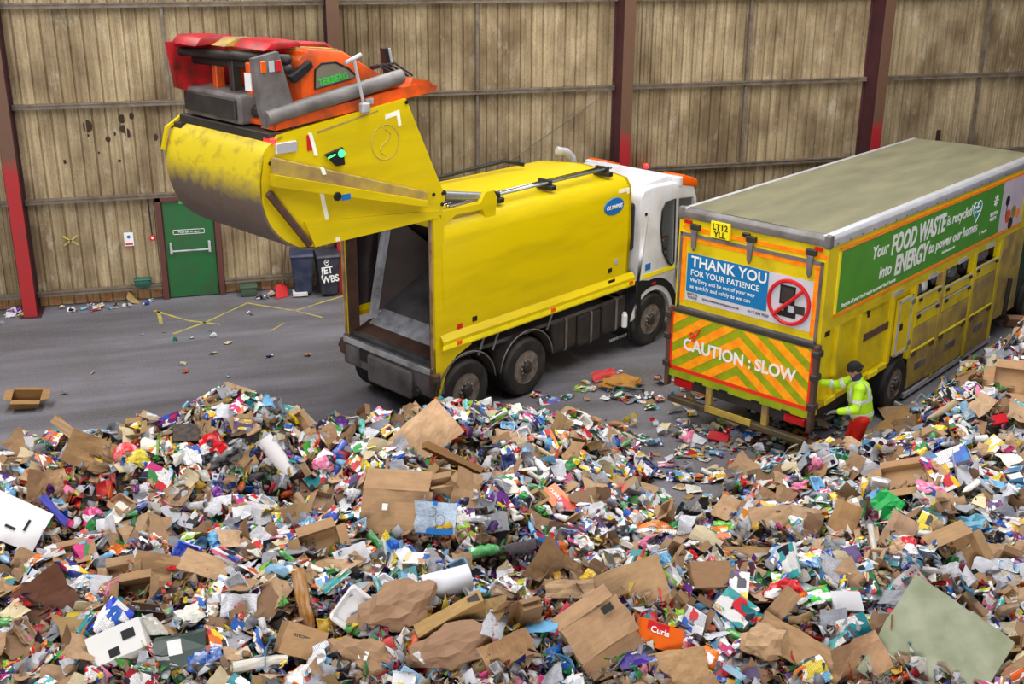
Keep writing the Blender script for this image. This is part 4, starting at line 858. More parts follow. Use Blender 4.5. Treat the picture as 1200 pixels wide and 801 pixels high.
def heap_h(x, y):
    x = np.asarray(x, float); y = np.asarray(y, float)
    d = _foot_sdf(x, y)
    s = np.clip(d/1.7, 0, 1); ramp = s*s*(3-2*s)*.7+.3*np.clip(d/.9, 0, 1)
    h = .72+np.zeros_like(x)
    for mx, my, mh, rx, ry in MOUNDS:
        h = h+mh*np.exp(-((x-mx)/rx)**2-((y-my)/ry)**2)
    h = h+.19*_wave(x, y)+.07*np.sin(9.3*x+4.1*np.sin(2.1*y))*np.cos(8.7*y+3*np.sin(1.7*x))
    return np.where(d > 0, h*ramp, 0.)
# ---------------------------------------------------------------- rubbish: piece shapes
RG = np.random.default_rng(11)
VIEW = Vector((0, -23.246, 7.484)); VR = Vector((.964, -.267, 0)); VF = Vector((.267, .964, 0))
def pal(d): return {k: [tuple(x*.80 for x in lin(c)) for c in v] for k, v in d.items()}
CLR = pal({'brown': [(172, 136, 98), (150, 114, 78), (190, 154, 116), (128, 96, 68), (182, 148, 112), (204, 168, 132), (160, 130, 82)],
    'white': [(232, 232, 238), (220, 222, 230), (240, 236, 226)], 'grey': [(168, 170, 180), (140, 142, 152), (190, 190, 198)],
    'red': [(206, 20, 30), (180, 24, 36), (226, 40, 30)], 'orange': [(240, 120, 20), (232, 96, 24)], 'yellow': [(242, 214, 30), (236, 190, 40)],
    'green': [(30, 140, 60), (70, 170, 60), (24, 110, 60)], 'lime': [(160, 216, 40)], 'blue': [(24, 80, 190), (30, 110, 200), (20, 50, 140)],
    'pale blue': [(110, 180, 226), (150, 196, 230)], 'purple': [(110, 36, 140), (80, 40, 120)], 'pink': [(226, 40, 130), (236, 130, 170)],
    'black': [(28, 28, 32), (40, 38, 44)], 'teal': [(20, 140, 150), (70, 180, 180)], 'cream': [(226, 208, 168), (214, 196, 160)], 'maroon': [(100, 24, 40)]})
def mat_obj(name, mode):
    t = NT(name); oi = t.n('ObjectInfo'); c = oi.outputs['Color']; rnd = oi.outputs['Random']
    co = t.coord('Generated'); 
    if mode in ('print', 'mag', 'film'):
        off = t.n('VectorMath', {0: co, 1: t.n('CombineXYZ', {'X': t.math('MULTIPLY', rnd, 31.), 'Y': t.math('MULTIPLY', rnd, 77.), 'Z': t.math('MULTIPLY', rnd, 13.)}).outputs[0]}, operation='ADD').outputs[0]
        v = t.n('TexVoronoi', {'Vector': off, 'Scale': {'print': 2.6, 'mag': 3.4, 'film': 2.2}[mode], 'Randomness': .9}, distance='CHEBYCHEV' if mode != 'film' else 'EUCLIDEAN')
        rv = t.n('SeparateColor', {'Color': v.outputs['Color']})
        hue = t.ramp(t.math('FRACT', t.math('ADD', rv.outputs[1], t.math('MULTIPLY', rnd, 3.7))), [(0, lin((214, 24, 34))), (.14, lin((244, 214, 40))), (.28, lin((28, 92, 190))), (.42, lin((236, 234, 232))), (.56, lin((40, 140, 60))), (.66, lin((240, 130, 30))), (.76, lin((120, 180, 220))), (.86, lin((60, 46, 50))), (.94, lin((190, 150, 110)))], True)
        col = t.mix(t.ramp(rv.outputs[0], [(0, 0.), (.62, 1.)], True), c, hue)
        col = t.mix(t.ramp(rv.outputs[2], [(0, 0.), (.74, 1.)], True), col, lin((238, 236, 236)))
        col = t.mix(t.ramp(rv.outputs[2], [(0, 1.), (.1, 0.)], True), col, lin((24, 22, 40)))
        wv = t.n('TexWave', {'Vector': off, 'Scale': 9., 'Distortion': 6., 'Detail': 3., 'Detail Scale': 6.}).outputs['Fac']
        col = t.mix(t.math('MULTIPLY', t.ramp(wv, [(.74, 0.), (.8, 1.)]), t.ramp(rv.outputs[0], [(0, .0), (.35, .75)], True)), col, lin((40, 36, 60)))
        return t.fin(col, .28 if mode == 'film' else .42)
    if mode == 'card':
        n = t.noise(5, 4, co); w_ = t.noise(1.6, 3, t.coord('Generated', (1, 24, 1)))
        col = t.mix(t.ramp(n, [(.35, 0.), (.75, .5)]), c, lin((124, 94, 68)))
        return t.fin(t.mix(t.math('MULTIPLY', t.ramp(w_, [(.45, 0.), (.6, 1.)]), .12), col, lin((92, 68, 48))), .75)
    if mode == 'paper':
        b = t.n('TexBrick', {'Vector': t.coord('Generated', (1.3, 1, 1)), 'Scale': 7., 'Mortar Size': .035, 'Color1': (0, 0, 0, 1), 'Color2': (.6, .6, .6, 1), 'Mortar': (1, 1, 1, 1)}).outputs['Color']
        k = t.math('MULTIPLY', t.ramp(rnd, [(0, 0.), (.45, 1.)], True), t.math('MULTIPLY', t.ramp(b, [(.0, 1.), (.5, 0.)]), .45))
        return t.fin(t.mix(k, c, lin((70, 70, 90))), .6)
    if mode == 'gloss': return t.fin(t.mix(t.ramp(t.noise(4, 3, co), [(.4, 0.), (.8, .35)]), c, lin((240, 240, 240))), .18)
    return t.fin(c, .35)
MC, MPR, MP, MMAG, MF, MG = [mat_obj('loose_'+a, b) for a, b in (('cardboard', 'card'), ('printed_carton', 'print'), ('paper', 'paper'), ('magazine', 'mag'), ('film', 'film'), ('plastic', 'gloss'))]
def sheet_mesh(name, w, h, th, folds, amp, jag, mat, rg, nx=4, ny=3, smooth=False):
    u, v = np.meshgrid(np.linspace(-.5, .5, nx+1), np.linspace(-.5, .5, ny+1), indexing='ij')
    edge = (np.abs(u) > .49) | (np.abs(v) > .49)
    P = np.stack([u*w, v*h, 0*u], -1); P[..., :2] += rg.uniform(-jag, jag, P[..., :2].shape)*edge[..., None]*min(w, h)
    for _ in range(folds):
        a = rg.uniform(0, PI); n = np.array([math.cos(a), math.sin(a), 0]); d = rg.uniform(-.25, .25)*min(w, h); ang = rg.uniform(-1, 1)*amp
        s = P@n-d; k = s > 0; ax = np.array([-n[1], n[0], 0])
        q = P-d*n; R = np.array(Matrix.Rotation(ang, 3, Vector(ax))); P = np.where(k[..., None], q@R.T+d*n, P)
    P[..., 2] += rg.normal(0, .018*amp, u.shape)*max(w, h)
    P -= P.mean((0, 1)); n_ = (nx+1)*(ny+1); idx = np.arange(n_).reshape(nx+1, ny+1)
    top = P.reshape(-1, 3)+[0, 0, th]; V = np.concatenate([top, P.reshape(-1, 3)])
    F = []
    for i in range(nx):
        for j in range(ny):
            a, b, c, d = idx[i, j], idx[i+1, j], idx[i+1, j+1], idx[i, j+1]; F += [(a, b, c, d), (d+n_, c+n_, b+n_, a+n_)]
    ring = list(idx[:, 0])+list(idx[-1, 1:])+list(idx[-2::-1, -1])+list(idx[0, -2:0:-1])
    for i in range(len(ring)): a, b = ring[i], ring[(i+1) % len(ring)]; F.append((b, a, a+n_, b+n_))
    me = bpy.data.meshes.new(name); me.from_pydata(V.tolist(), [], [tuple(map(int, f)) for f in F]); me.materials.append(mat)
    if smooth: me.polygons.foreach_set('use_smooth', [True]*len(me.polygons)); me.set_sharp_from_angle(angle=.6)
    return me
def mesh_of(name, bm, mat, smooth=None):
    bmesh.ops.recalc_face_normals(bm, faces=bm.faces[:]); me = bpy.data.meshes.new(name); bm.to_mesh(me); bm.free(); me.materials.append(mat)
    if smooth: me.polygons.foreach_set('use_smooth', [True]*len(me.polygons)); me.set_sharp_from_angle(angle=smooth)
    return me
def crush(bm, rg, a, sh=.15):
    s1, s2 = rg.uniform(-sh, sh, 2)
    for v in bm.verts: v.co.x += s1*v.co.z; v.co.y += s2*v.co.z; v.co += Vector(rg.normal(0, a, 3))
    return bm
def carton_mesh(name, l, w, h, mat, rg, a=.012):
    bm = bx(-l/2, l/2, -w/2, w/2, -h/2, h/2); bmesh.ops.subdivide_edges(bm, edges=[e for e in bm.edges if e.calc_length() > .4], cuts=1)
    return mesh_of(name, crush(bm, rg, a, .25), mat)
def openbox_mesh(name, l, w, h, rg, mat=None, flaps=True, t=.012):
    bm = BM(); box(bm, -l/2, l/2, -w/2, w/2, 0, t)
    for s in (-1, 1): box(bm, s*l/2-t/2, s*l/2+t/2, -w/2, w/2, 0, h); box(bm, -l/2, l/2, s*w/2-t/2, s*w/2+t/2, 0, h)
    if flaps:
        for s in (-1, 1):
            a = rg.uniform(.2, 2.2); box(bm, 0, w*.45, -l/2, l/2, 0, t, M=Matrix.Translation((0, s*w/2, h)) @ Matrix.Rotation(s*PI/2, 4, 'Z') @ Matrix.Rotation(-a+PI/2, 4, 'Y'))
            a = rg.uniform(.2, 2.2); box(bm, 0, l*.28, -w/2, w/2, 0, t, M=Matrix.Translation((s*l/2, 0, h)) @ Matrix.Rotation(0 if s > 0 else PI, 4, 'Z') @ Matrix.Rotation(-a+PI/2, 4, 'Y'))
    for v in bm.verts: v.co.z -= h/2
    s1, s2 = rg.uniform(-.35, .35, 2)
    for v in bm.verts: v.co.x += s1*v.co.z; v.co.y += s2*v.co.z
    return mesh_of(name, bm, mat or MC)
def bottle_mesh(name, rg, mat):
    pr = [(.1, -.5), (.155, -.49), (.165, -.44), (.16, -.1), (.14, -.02), (.16, .06), (.155, .2), (.09, .36), (.05, .41), (.05, .47)]
    bm = lathe(pr, 12, 'x'); sq = rg.uniform(.45, .95); b = rg.uniform(-.25, .25)
    for v in bm.verts: v.co.z *= sq; v.co.y += b*v.co.x**2; v.co += Vector(rg.normal(0, .006, 3))
    return mesh_of(name, bm, mat, .9)
def bag_mesh(name, rg, mat, fl=.4):
    bm = BM(); bmesh.ops.create_icosphere(bm, subdivisions=3, radius=.5); ph = rg.uniform(0, 6, 9)
    for v in bm.verts:
        p = v.co*1.; k = 1+.25*math.sin(7*p.x+ph[0])*math.cos(6*p.y+ph[1])+.22*abs(math.sin(8*p.y+ph[2]+6*p.z))-.2*abs(math.sin(11*p.x+ph[3]+7*p.z+4*p.y))+rg.normal(0, .035)
        v.co = Vector((p.x*k, p.y*k*rg.uniform(.8, .9), p.z*k*fl))
    return mesh_of(name, bm, mat)
def tray_mesh(name, l, w, h, rg, mat, r=.05):
    bm = BM(); k = .8
    def ring(sx, z): return [bm.verts.new((sx*l/2*a, (w/2 if sx == 1 else w/2*sx)*b if False else sx*w/2*b, z)) for a, b in ((-1, -.8), (-.8, -1), (.8, -1), (1, -.8), (1, .8), (.8, 1), (-.8, 1), (-1, .8))]
    R = [ring(.8, -h/2), ring(1, h/2), ring(1.1, h/2), ring(1.1, h/2-.02), ring(.97, h/2-.02), ring(.78, -h/2-.015)]
    In = ring(.76, -h/2+.01); Rn = [In, ring(.95, h/2)]+[R[2], R[3], R[4], R[5]]
    for a, b in zip(Rn, Rn[1:]):
        for i in range(8): bm.faces.new((a[i], a[(i+1) % 8], b[(i+1) % 8], b[i]))
    bm.faces.new(In); bm.faces.new(Rn[-1][::-1]); bmesh.ops.delete(bm, geom=[v for v in bm.verts if not v.link_faces], context='VERTS')
    return mesh_of(name, crush(bm, rg, .008, .1), mat)
def can_mesh(name, rg, mat):
    bm = lathe([(.17, -.5), (.24, -.46), (.24, .4), (.19, .47), (.19, .5)], 12, 'x'); q = rg.uniform(.4, 1)
    for v in bm.verts: v.co.z *= q; v.co += Vector(rg.normal(0, .012, 3))
    return mesh_of(name, bm, mat, .7)
def tube_mesh(name, r, mat): return mesh_of(name, lathe([(r*.82, -.5), (r, -.5), (r, .5), (r*.82, .5), (r*.82, -.49)], 12, 'x', cap=False), mat, .7)
KINDS = {}
def kind(key, label, cat, n, size, colours, meshes, grp, tilt=.45): KINDS[key] = dict(label=label, cat=cat, n=n, size=size, col=colours, me=meshes, grp=grp, tilt=tilt)
B_ = ['brown']; COLS = ['red', 'blue', 'orange', 'yellow', 'green', 'purple', 'white', 'pink', 'pale blue', 'black', 'teal', 'lime', 'maroon', 'cream']
kind('cardboard_sheet', 'torn flattened cardboard', 'cardboard', 295, (.15, .44), B_, [sheet_mesh('cardboard_sheet', 1, RG.uniform(.45, .8), .014, 2, 1.0, .09, MC, RG) for _ in range(9)], 'torn cardboard sheets on the heap', .35)
kind('cardboard_box', 'crushed open cardboard box', 'box', 55, (.16, .30), B_, [openbox_mesh('cardboard_box', 1, RG.uniform(.55, .8), RG.uniform(.25, .5), RG) for _ in range(6)], 'crushed cardboard boxes on the heap', .5)
kind('carton', 'crushed printed carton', 'carton', 295, (.15, .33), COLS, [carton_mesh('carton', 1, RG.uniform(.5, .75), RG.uniform(.1, .3), MPR, RG) for _ in range(8)], 'printed food cartons on the heap', .5)
kind('paper_sheet', 'creased paper sheet', 'paper', 295, (.16, .33), ['white', 'white', 'white', 'grey', 'cream', 'pale blue'], [sheet_mesh('paper_sheet', 1, RG.uniform(.6, .75), .004, 3, 1.1, .05, MP, RG, 5, 4) for _ in range(9)], 'creased paper sheets on the heap', .5)
kind('magazine', 'glossy magazine', 'magazine', 200, (.18, .30), COLS, [sheet_mesh('magazine', 1, .72, .025, 1, .5, .01, MMAG, RG, 6, 2, True) for _ in range(5)], 'glossy magazines on the heap', .35)
kind('newspaper', 'folded newspaper', 'newspaper', 180, (.2, .36), ['white', 'grey', 'cream', 'grey'], [sheet_mesh('newspaper', 1, .62, .03, 2, .7, .04, MP, RG, 6, 3) for _ in range(5)], 'folded newspapers on the heap', .35)
kind('plastic_bottle', 'squashed plastic bottle', 'bottle', 170, (.18, .30), ['white', 'pale blue', 'green', 'white', 'teal', 'grey', 'blue'], [bottle_mesh('plastic_bottle', RG, MG) for _ in range(6)], 'squashed plastic bottles on the heap', .3)
kind('crumpled_bag', 'crumpled plastic bag', 'bag', 220, (.14, .32), ['white', 'white', 'grey', 'red', 'pale blue', 'black', 'green', 'orange', 'pink', 'yellow', 'purple'], [bag_mesh('crumpled_bag', RG, MF) for _ in range(7)], 'crumpled plastic bags on the heap', .3)
kind('wrapper', 'crinkled food wrapper', 'wrapper', 290, (.14, .3), COLS, [sheet_mesh('wrapper', 1, RG.uniform(.4, .8), .006, 4, 1.5, .07, MF, RG, 6, 4) for _ in range(9)], 'crinkled food wrappers on the heap', .5)
kind('food_tray', 'plastic food tray', 'tray', 120, (.16, .26), ['white', 'black', 'grey', 'pale blue', 'white', 'blue', 'brown'], [tray_mesh('food_tray', 1, RG.uniform(.6, .8), RG.uniform(.14, .25), RG, MG) for _ in range(4)], 'plastic food trays on the heap', .6)
kind('drink_can', 'dented drink can', 'can', 110, (.13, .16), ['red', 'blue', 'green', 'grey', 'orange', 'black'], [can_mesh('drink_can', RG, MG) for _ in range(4)], 'dented drink cans on the heap', .3)
kind('cardboard_tube', 'cardboard tube', 'tube', 45, (.2, .5), ['brown', 'white', 'cream'], [tube_mesh('cardboard_tube', r, MC) for r in (.07, .1)], 'cardboard tubes on the heap', .3)
kind('egg_box', 'torn packing card', 'cardboard', 120, (.10, .2), ['brown', 'grey', 'cream'], [carton_mesh('packing_card', 1, .6, .08, MC, RG, .03) for _ in range(4)], 'torn packing card pieces on the heap', .6)
KINDS['packing_card'] = KINDS.pop('egg_box')
CAPM = mat_obj('loose_bottle_cap', 'flat'); cap_me = mesh_of('bottle_cap', lathe([(.06, .45), (.065, .46), (.065, .52), (.05, .53)], 12, 'x'), CAPM)
# ---------------------------------------------------------------- the heap body and its smallest scraps (uncountable)
def heap_n(x, y, e=.12):
    gx = (heap_h(x+e, y)-heap_h(x-e, y))/(2*e); gy = (heap_h(x, y+e)-heap_h(x, y-e))/(2*e)
    n = np.stack([-gx, -gy, np.ones_like(gx)], -1); return n/np.linalg.norm(n, axis=-1, keepdims=True)
gx_, gy_ = np.meshgrid(np.arange(-7.5, 17.5, .09), np.arange(-20.9, -6.8, .09), indexing='ij')
hz_ = heap_h(gx_, gy_)+RG.normal(0, .02, gx_.shape); ok = heap_h(gx_, gy_) > .01
vi = -np.ones(gx_.shape, int); vi[ok] = np.arange(ok.sum())
V = np.stack([gx_[ok], gy_[ok], hz_[ok]-.03], -1)
q = np.stack([vi[:-1, :-1], vi[1:, :-1], vi[1:, 1:], vi[:-1, 1:]], -1).reshape(-1, 4); q = q[(q >= 0).all(1)]
hm = bpy.data.meshes.new('rubbish_heap'); hm.from_pydata(V.tolist(), [], q.tolist())
t = NT('heap_body'); v_ = t.n('TexVoronoi', {'Vector': t.coord('World'), 'Scale': 11.})
hmat = t.fin(t.ramp(t.n('SeparateColor', {'Color': v_.outputs['Color']}).outputs[0], [(0, lin((50, 38, 30))), (.3, lin((92, 68, 44))), (.5, lin((30, 27, 29))), (.75, lin((84, 80, 82))), (.85, lin((60, 45, 33)))], True), .8)  # colours kept dark so the gaps between pieces look like shaded crevices
hm.materials.append(hmat); hp_ = obj('rubbish_heap', hm); tag(hp_, 'mixed body of the mountain of loose recycling below all the separate pieces', 'rubbish', kind='stuff')
def in_view(x, y, z):
    d = np.stack([x, y-VIEW.y, z-VIEW.z], -1); zc = d@np.array(_f); a = d@np.array(_R)/zc; b = d@np.array(_U)/zc
    return (np.abs(a) < .50) & (b < .28) & (b > -.355) & (zc > 1), zc
def sample(n, margin=False):
    out = []; got = 0
    while got < n:
        x = RG.uniform(-7.2, 17.2, 40000); y = RG.uniform(-20, -6.9, 40000); h = heap_h(x, y); m = h > .04
        x, y, h = x[m], y[m], h[m]; nn = heap_n(x, y); iv, zc = in_view(x, y, h)
        dv_ = np.stack([-x, VIEW.y-y, VIEW.z-h], -1); dist = np.linalg.norm(dv_, axis=1); cs = (nn*dv_).sum(1)/dist
        w_ = np.clip(cs, .05, 1)/dist**2*150*(iv if not margin else np.where(iv, 1, .7)); k = RG.uniform(0, 1, len(x)) < np.clip(w_*.6, 0, 1)
        out.append(np.stack([x[k], y[k], h[k]], -1)); got += k.sum()
    return np.concatenate(out)[:n]
def scraps(name, n, smin, smax, lift, pts=None, weights=None):
    P = sample(n, True) if pts is None else pts; n = len(P); N = heap_n(P[:, 0], P[:, 1])+RG.normal(0, .5, (n, 3)); N /= np.linalg.norm(N, axis=1, keepdims=True)
    A = RG.normal(0, 1, (n, 3)); A -= N*(A*N).sum(1, keepdims=True); A /= np.linalg.norm(A, axis=1, keepdims=True); Bv = np.cross(N, A)
    S = smin*(smax/smin)**RG.uniform(0, 1, n); asp = RG.uniform(.2, 1, n); bend = RG.normal(0, .3, (n, 3, 3))
    u, v = np.meshgrid([-.5, 0, .5], [-.5, 0, .5], indexing='ij'); jit = RG.uniform(-.14, .14, (n, 3, 3, 2))
    a = (u+jit[..., 0])*S[:, None, None]; b = (v+jit[..., 1])*(S*asp)[:, None, None]; c = bend*S[:, None, None]*.6
    top = P[:, None, None]+a[..., None]*A[:, None, None]+b[..., None]*Bv[:, None, None]+(c+lift*RG.uniform(0, 1, n)[:, None, None])[..., None]*N[:, None, None]
    bot = top-N[:, None, None]*.006
    Vv = np.concatenate([top.reshape(n, 9, 3), bot.reshape(n, 9, 3)], 1).reshape(-1, 3)
    fq = [(3*i+j, 3*(i+1)+j, 3*(i+1)+j+1, 3*i+j+1) for i in range(2) for j in range(2)]
    ring = [0, 3, 6, 7, 8, 5, 2, 1]
    F1 = fq+[(d+9, c_+9, b_+9, a_+9) for a_, b_, c_, d in fq]+[(ring[(i+1) % 8], ring[i], ring[i]+9, ring[(i+1) % 8]+9) for i in range(8)]
    F = (np.array(F1)[None]+18*np.arange(n)[:, None, None]).reshape(-1, 4)
    me = bpy.data.meshes.new(name); me.vertices.add(len(Vv)); me.vertices.foreach_set('co', Vv.ravel()); me.loops.add(F.size); me.loops.foreach_set('vertex_index', F.ravel().astype(np.int32))
    me.polygons.add(len(F)); me.polygons.foreach_set('loop_start', np.arange(0, F.size, 4, dtype=np.int32)); me.update(calc_edges=True)
    names = ['brown', 'white', 'grey', 'red', 'orange', 'yellow', 'green', 'blue', 'pale blue', 'purple', 'pink', 'black', 'cream', 'lime', 'teal']
    pw = np.array([.36, .21, .10, .06, .035, .045, .04, .05, .03, .02, .025, .05, .03, .01, .015]); pw /= pw.sum()
    def pick(k): 
        ci = RG.choice(len(names), k, p=pw); return np.array([CLR[names[i]][RG.integers(len(CLR[names[i]]))] for i in ci])*RG.uniform(.75, 1.1, (k, 1))
    c1 = pick(n); c2 = pick(n); nf = len(F1); fc = np.repeat(c1[:, None], nf, 1); two = RG.uniform(0, 1, n) < .45; kf = RG.integers(0, 4, n)
    fc[two, kf[two]] = c2[two]; k2 = (kf+1) % 4; tw2 = two & (RG.uniform(0, 1, n) < .5); fc[tw2, k2[tw2]] = c2[tw2]
    at = me.color_attributes.new('Col', 'FLOAT_COLOR', 'CORNER'); cc = np.ones((n*nf*4, 4)); cc[:, :3] = np.repeat(fc.reshape(-1, 3), 4, 0); at.data.foreach_set('color', np.clip(cc, 0, 1).ravel())
    me.materials.append(SCRAPM); return obj(name, me)
t = NT('mixed_scraps'); SCRAPM = t.fin(t.mix(1., t.n('VertexColor', layer_name='Col').outputs[0], (.72, .70, .70), 'MULTIPLY'), .5)
tag(scraps('paper_scraps', 36000, .06, .23, .09), 'countless small scraps of paper card and film covering the heap', 'scraps', kind='stuff')
# ---------------------------------------------------------------- the larger pieces one can name, each at its own spot
def basis(n, u):
    n = Vector(n).normalized(); u = Vector(u); u = (u-n*u.dot(n)).normalized(); return Matrix((u, n.cross(u), n)).transposed()
def put(o, p, n, u, s):
    o.matrix_world = Matrix.Translation(p) @ basis(n, u).to_4x4() @ Matrix.Diagonal((*(s if isinstance(s, tuple) else (s, s, s)), 1)); return o
HEROES = []
def hero(name, me, x, y, dz, size, rot, lean, col, label, cat, short, extra=None, group=None, roll=0.):
    """lean tips the piece's face towards the hall's open end, rot turns it in its own plane"""
    h = float(heap_h(x, y)); n0 = Vector(heap_n(np.array([x]), np.array([y]))[0])
    n = (n0*math.cos(lean)+Vector((VIEW.x-x, VIEW.y-y, 0)).normalized()*math.sin(lean)+VR*math.sin(roll)).normalized()
    u = (VR-n*VR.dot(n)).normalized(); u = Matrix.Rotation(rot, 3, n) @ u
    o = bpy.data.objects.new(name, me); COL.objects.link(o); put(o, Vector((x, y, h+dz)), n, u, size); o.color = (*[v*.85 for v in lin(col)], 1)
    tag(o, label, cat, group)
    if extra:
        for nm, m2, c2 in extra:
            e = bpy.data.objects.new(nm, m2); COL.objects.link(e); e.parent = o; e.color = (*lin(c2), 1)
    HEROES.append((o, Vector((x, y, h)), short)); return o
r7 = np.random.default_rng(3)
S1 = [sheet_mesh('cardboard_sheet', 1, a, .012, f, am, .03, MC, r7, 5, 4) for a, f, am in ((.72, 0, .25), (.5, 2, .7), (.35, 2, .4), (.8, 3, .8), (.62, 1, .5))]
SP = [sheet_mesh('card', 1, a, .006, f, am, .02, m, r7, 5, 4) for a, f, am, m in ((.7, 1, .4, MPR), (.6, 2, .6, MPR), (.75, 1, .5, MP), (.5, 2, 1., MP), (.75, 1, .3, MMAG))]
MFL = mat_obj('plain_print_card', 'flat')
BX = [openbox_mesh('cardboard_box', 1, a, b, r7) for a, b in ((.7, .45), (.8, .3), (.6, .6))]
def crushed_mesh(l, w, h, rg):
    bm = bx(-l/2, l/2, -w/2, w/2, -h/2, h/2); bmesh.ops.subdivide_edges(bm, edges=bm.edges[:], cuts=3, use_grid_fill=True)
    for v in bm.verts:
        v.co += Vector(rg.normal(0, .012, 3)); k = math.sin(5*v.co.x+1)*math.cos(6*v.co.y+2); v.co.z *= 1+.22*k; v.co.x += .12*v.co.z
    for s_, a in ((1, .5), (-1, .9)):
        box(bm, 0, w*.5, -l*.48, l*.48, 0, .012, M=Matrix.Translation((0, s_*w/2, h*.48)) @ Matrix.Rotation(s_*PI/2, 4, 'Z') @ Matrix.Rotation(a, 4, 'Y'))
    return mesh_of('crushed_box', bm, MC)
CR = [crushed_mesh(1, .72, .42, r7), crushed_mesh(1, .62, .5, r7)]
CB = [carton_mesh('carton', 1, a, b, m, r7, .008) for a, b, m in ((.8, .6, MC), (.14, .1, MC), (.6, .25, MPR), (.65, .3, MFL), (.1, .06, MG), (.85, .75, MC), (.8, .6, MFL), (.6, .25, MFL))]
BT = [bottle_mesh('plastic_bottle', r7, MG) for _ in range(3)]; BG = [bag_mesh('bag', r7, MF, .5), bag_mesh('bag', r7, MG, .45), bag_mesh('bag', r7, MC, .5)]
TR = tray_mesh('food_tray', 1, .7, .16, r7, MG); TB = tube_mesh('tube', .12, MC); TBP = tube_mesh('tube', .2, MP)
LIDM = mesh_of('plastic_lid', lathe([(.06, .02), (.1, .05), (.45, .05), (.5, .02), (.5, -.03), (.46, -.03), (.45, .02), (.06, .01)], 24, 'z', cap=False), MG, .6)
BRN = (184, 146, 106); LBR = (206, 164, 122)
def flap(w, l, x, y, z, ang, ax='Y', m=MC):
    return mesh_of('flap', box(BM(), 0, l, -w/2, w/2, 0, .012, M=Matrix.Translation((x, y, z)) @ Matrix.Rotation(ang, 4, 'Z') @ Matrix.Rotation(-.5, 4, 'Y')), m)
def decal(w, h, x, y, z, m): return mesh_of('printed_mark', bx(x-w/2, x+w/2, y-h/2, y+h/2, z, z+.004), m)
def letters(s_, sz, x, y, z, m):
    cu = bpy.data.curves.new('lettering', 'FONT'); cu.body = s_; cu.size = sz; cu.extrude = .004; cu.align_x = 'CENTER'; cu.offset = .004; cu.resolution_u = 2
    t_ = bpy.data.objects.new('l', cu); COL.objects.link(t_); me = bpy.data.meshes.new_from_object(t_.evaluated_get(bpy.context.evaluated_depsgraph_get())); bpy.data.objects.remove(t_)
    for v in me.vertices: v.co += Vector((x, y, z))
    me.materials.clear(); me.materials.append(m); return me
BIGS = sheet_mesh('plastic_sheet', 1, 1.15, .015, 1, .15, .012, M('dirty_translucent_sheet', (138, 144, 116), .35, dirt=(176, 180, 158), dscale=3, amt=.7), r7, 6, 6)
hero('cardboard_sheet', S1[0], 2.46, -10.18, 0.24, (0.82, 0.8, 1), 0.73, 0.9, (240, 196, 152), 'square plain light brown cardboard panel standing tilted before the refuse lorry rear wheel', 'cardboard', 'square card panel', None, roll=0.0)
hero('white_carton', CB[6], -2.49, -10.9, 0.14, (0.75, 0.6, 0.55), -0.38, 0.35, (250, 246, 250), 'big white carton with black print marks at the left edge of the heap', 'carton', 'big white carton', [('printed_mark', decal(.16,.05,.1,-.15,.31,BLKP), (0,0,0)), ('printed_mark', decal(.04,.22,.3,.0,.31,BLKP), (0,0,0))], roll=0.0)
hero('cardboard_flap', S1[3], -2.12, -10.53, 0.1, (0.55, 0.5, 1), 0.44, 0.45, BRN, 'brown cardboard flap lying against the big white carton', 'cardboard', 'flap by white carton', None, roll=0.0)
hero('plastic_strip', CB[1], -2.0, -10.88, 0.1, (0.5, 0.55, 0.6), -0.73, 0.4, (24, 60, 190), 'long royal blue plastic channel beside the big white carton', 'plastic', 'royal blue channel', None, roll=0.0)
hero('flattened_box', S1[1], -1.52, -10.09, 0.08, (0.95, 0.8, 1), -0.24, 0.35, (176, 138, 94), 'long flattened brown box with slots on the left crest of the heap', 'cardboard', 'long slotted box', None, roll=0.0)
hero('cardboard_strip', S1[2], -1.79, -9.89, 0.18, (0.8, 0.35, 1), -0.66, 0.5, (190, 154, 116), 'narrow brown cardboard strip sticking up over the left crest', 'cardboard', 'upright card strip', None, roll=0.0)
hero('plastic_disc', LIDM, -1.25, -10.05, 0.09, 0.3, 0.0, 0.8, (220, 22, 44), 'round red plastic lid with a hole on the left crest', 'lid', 'round red lid', None, roll=0.0)
hero('yellow_bag', BG[0], -1.1, -10.12, 0.08, 0.27, 0.0, 0.4, (244, 220, 60), 'yellow crinkled bag right of the round red lid', 'bag', 'yellow crinkled bag', None, roll=0.0)
hero('red_bag', BG[0], -0.24, -10.11, 0.1, 0.36, 0.17, 0.4, (214, 20, 30), 'bright red plastic bag lying on the black sack near the heap top', 'bag', 'bright red bag', None, roll=0.0)
hero('black_sack', BG[1], -0.06, -10.14, 0.08, (0.55, 0.36, 0.34), 0.61, 0.4, (24, 24, 28), 'shiny black refuse sack near the top of the left mound', 'bag', 'shiny black sack', None, roll=0.0)
hero('black_box', CB[0], -0.55, -9.8, 0.1, (0.32, 0.3, 0.3), 0.17, 0.3, (38, 40, 48), 'small black box on the crest of the left mound', 'box', 'small black box', None, roll=0.0)
hero('cardboard_sheet', S1[0], 0.08, -10.15, 0.05, (0.45, 0.45, 1), 0.52, 0.6, (186, 150, 106), 'brown cardboard panel standing under the shiny black sack', 'cardboard', 'panel under sack', None, roll=0.0)
hero('newspaper_roll', TBP, 0.56, -10.04, 0.1, (0.6, 0.55, 0.55), -0.91, 0.3, (232, 228, 230), 'white rolled paper tube slanting down the right side of the left mound', 'paper', 'white rolled tube', None, roll=0.0)
hero('lime_strip', CB[1], -0.26, -10.97, 0.07, (0.32, 0.4, 0.5), 0.49, 0.5, (170, 222, 20), 'fluorescent lime plastic strip in the middle of the left slope', 'plastic', 'lime plastic strip', None, roll=0.0)
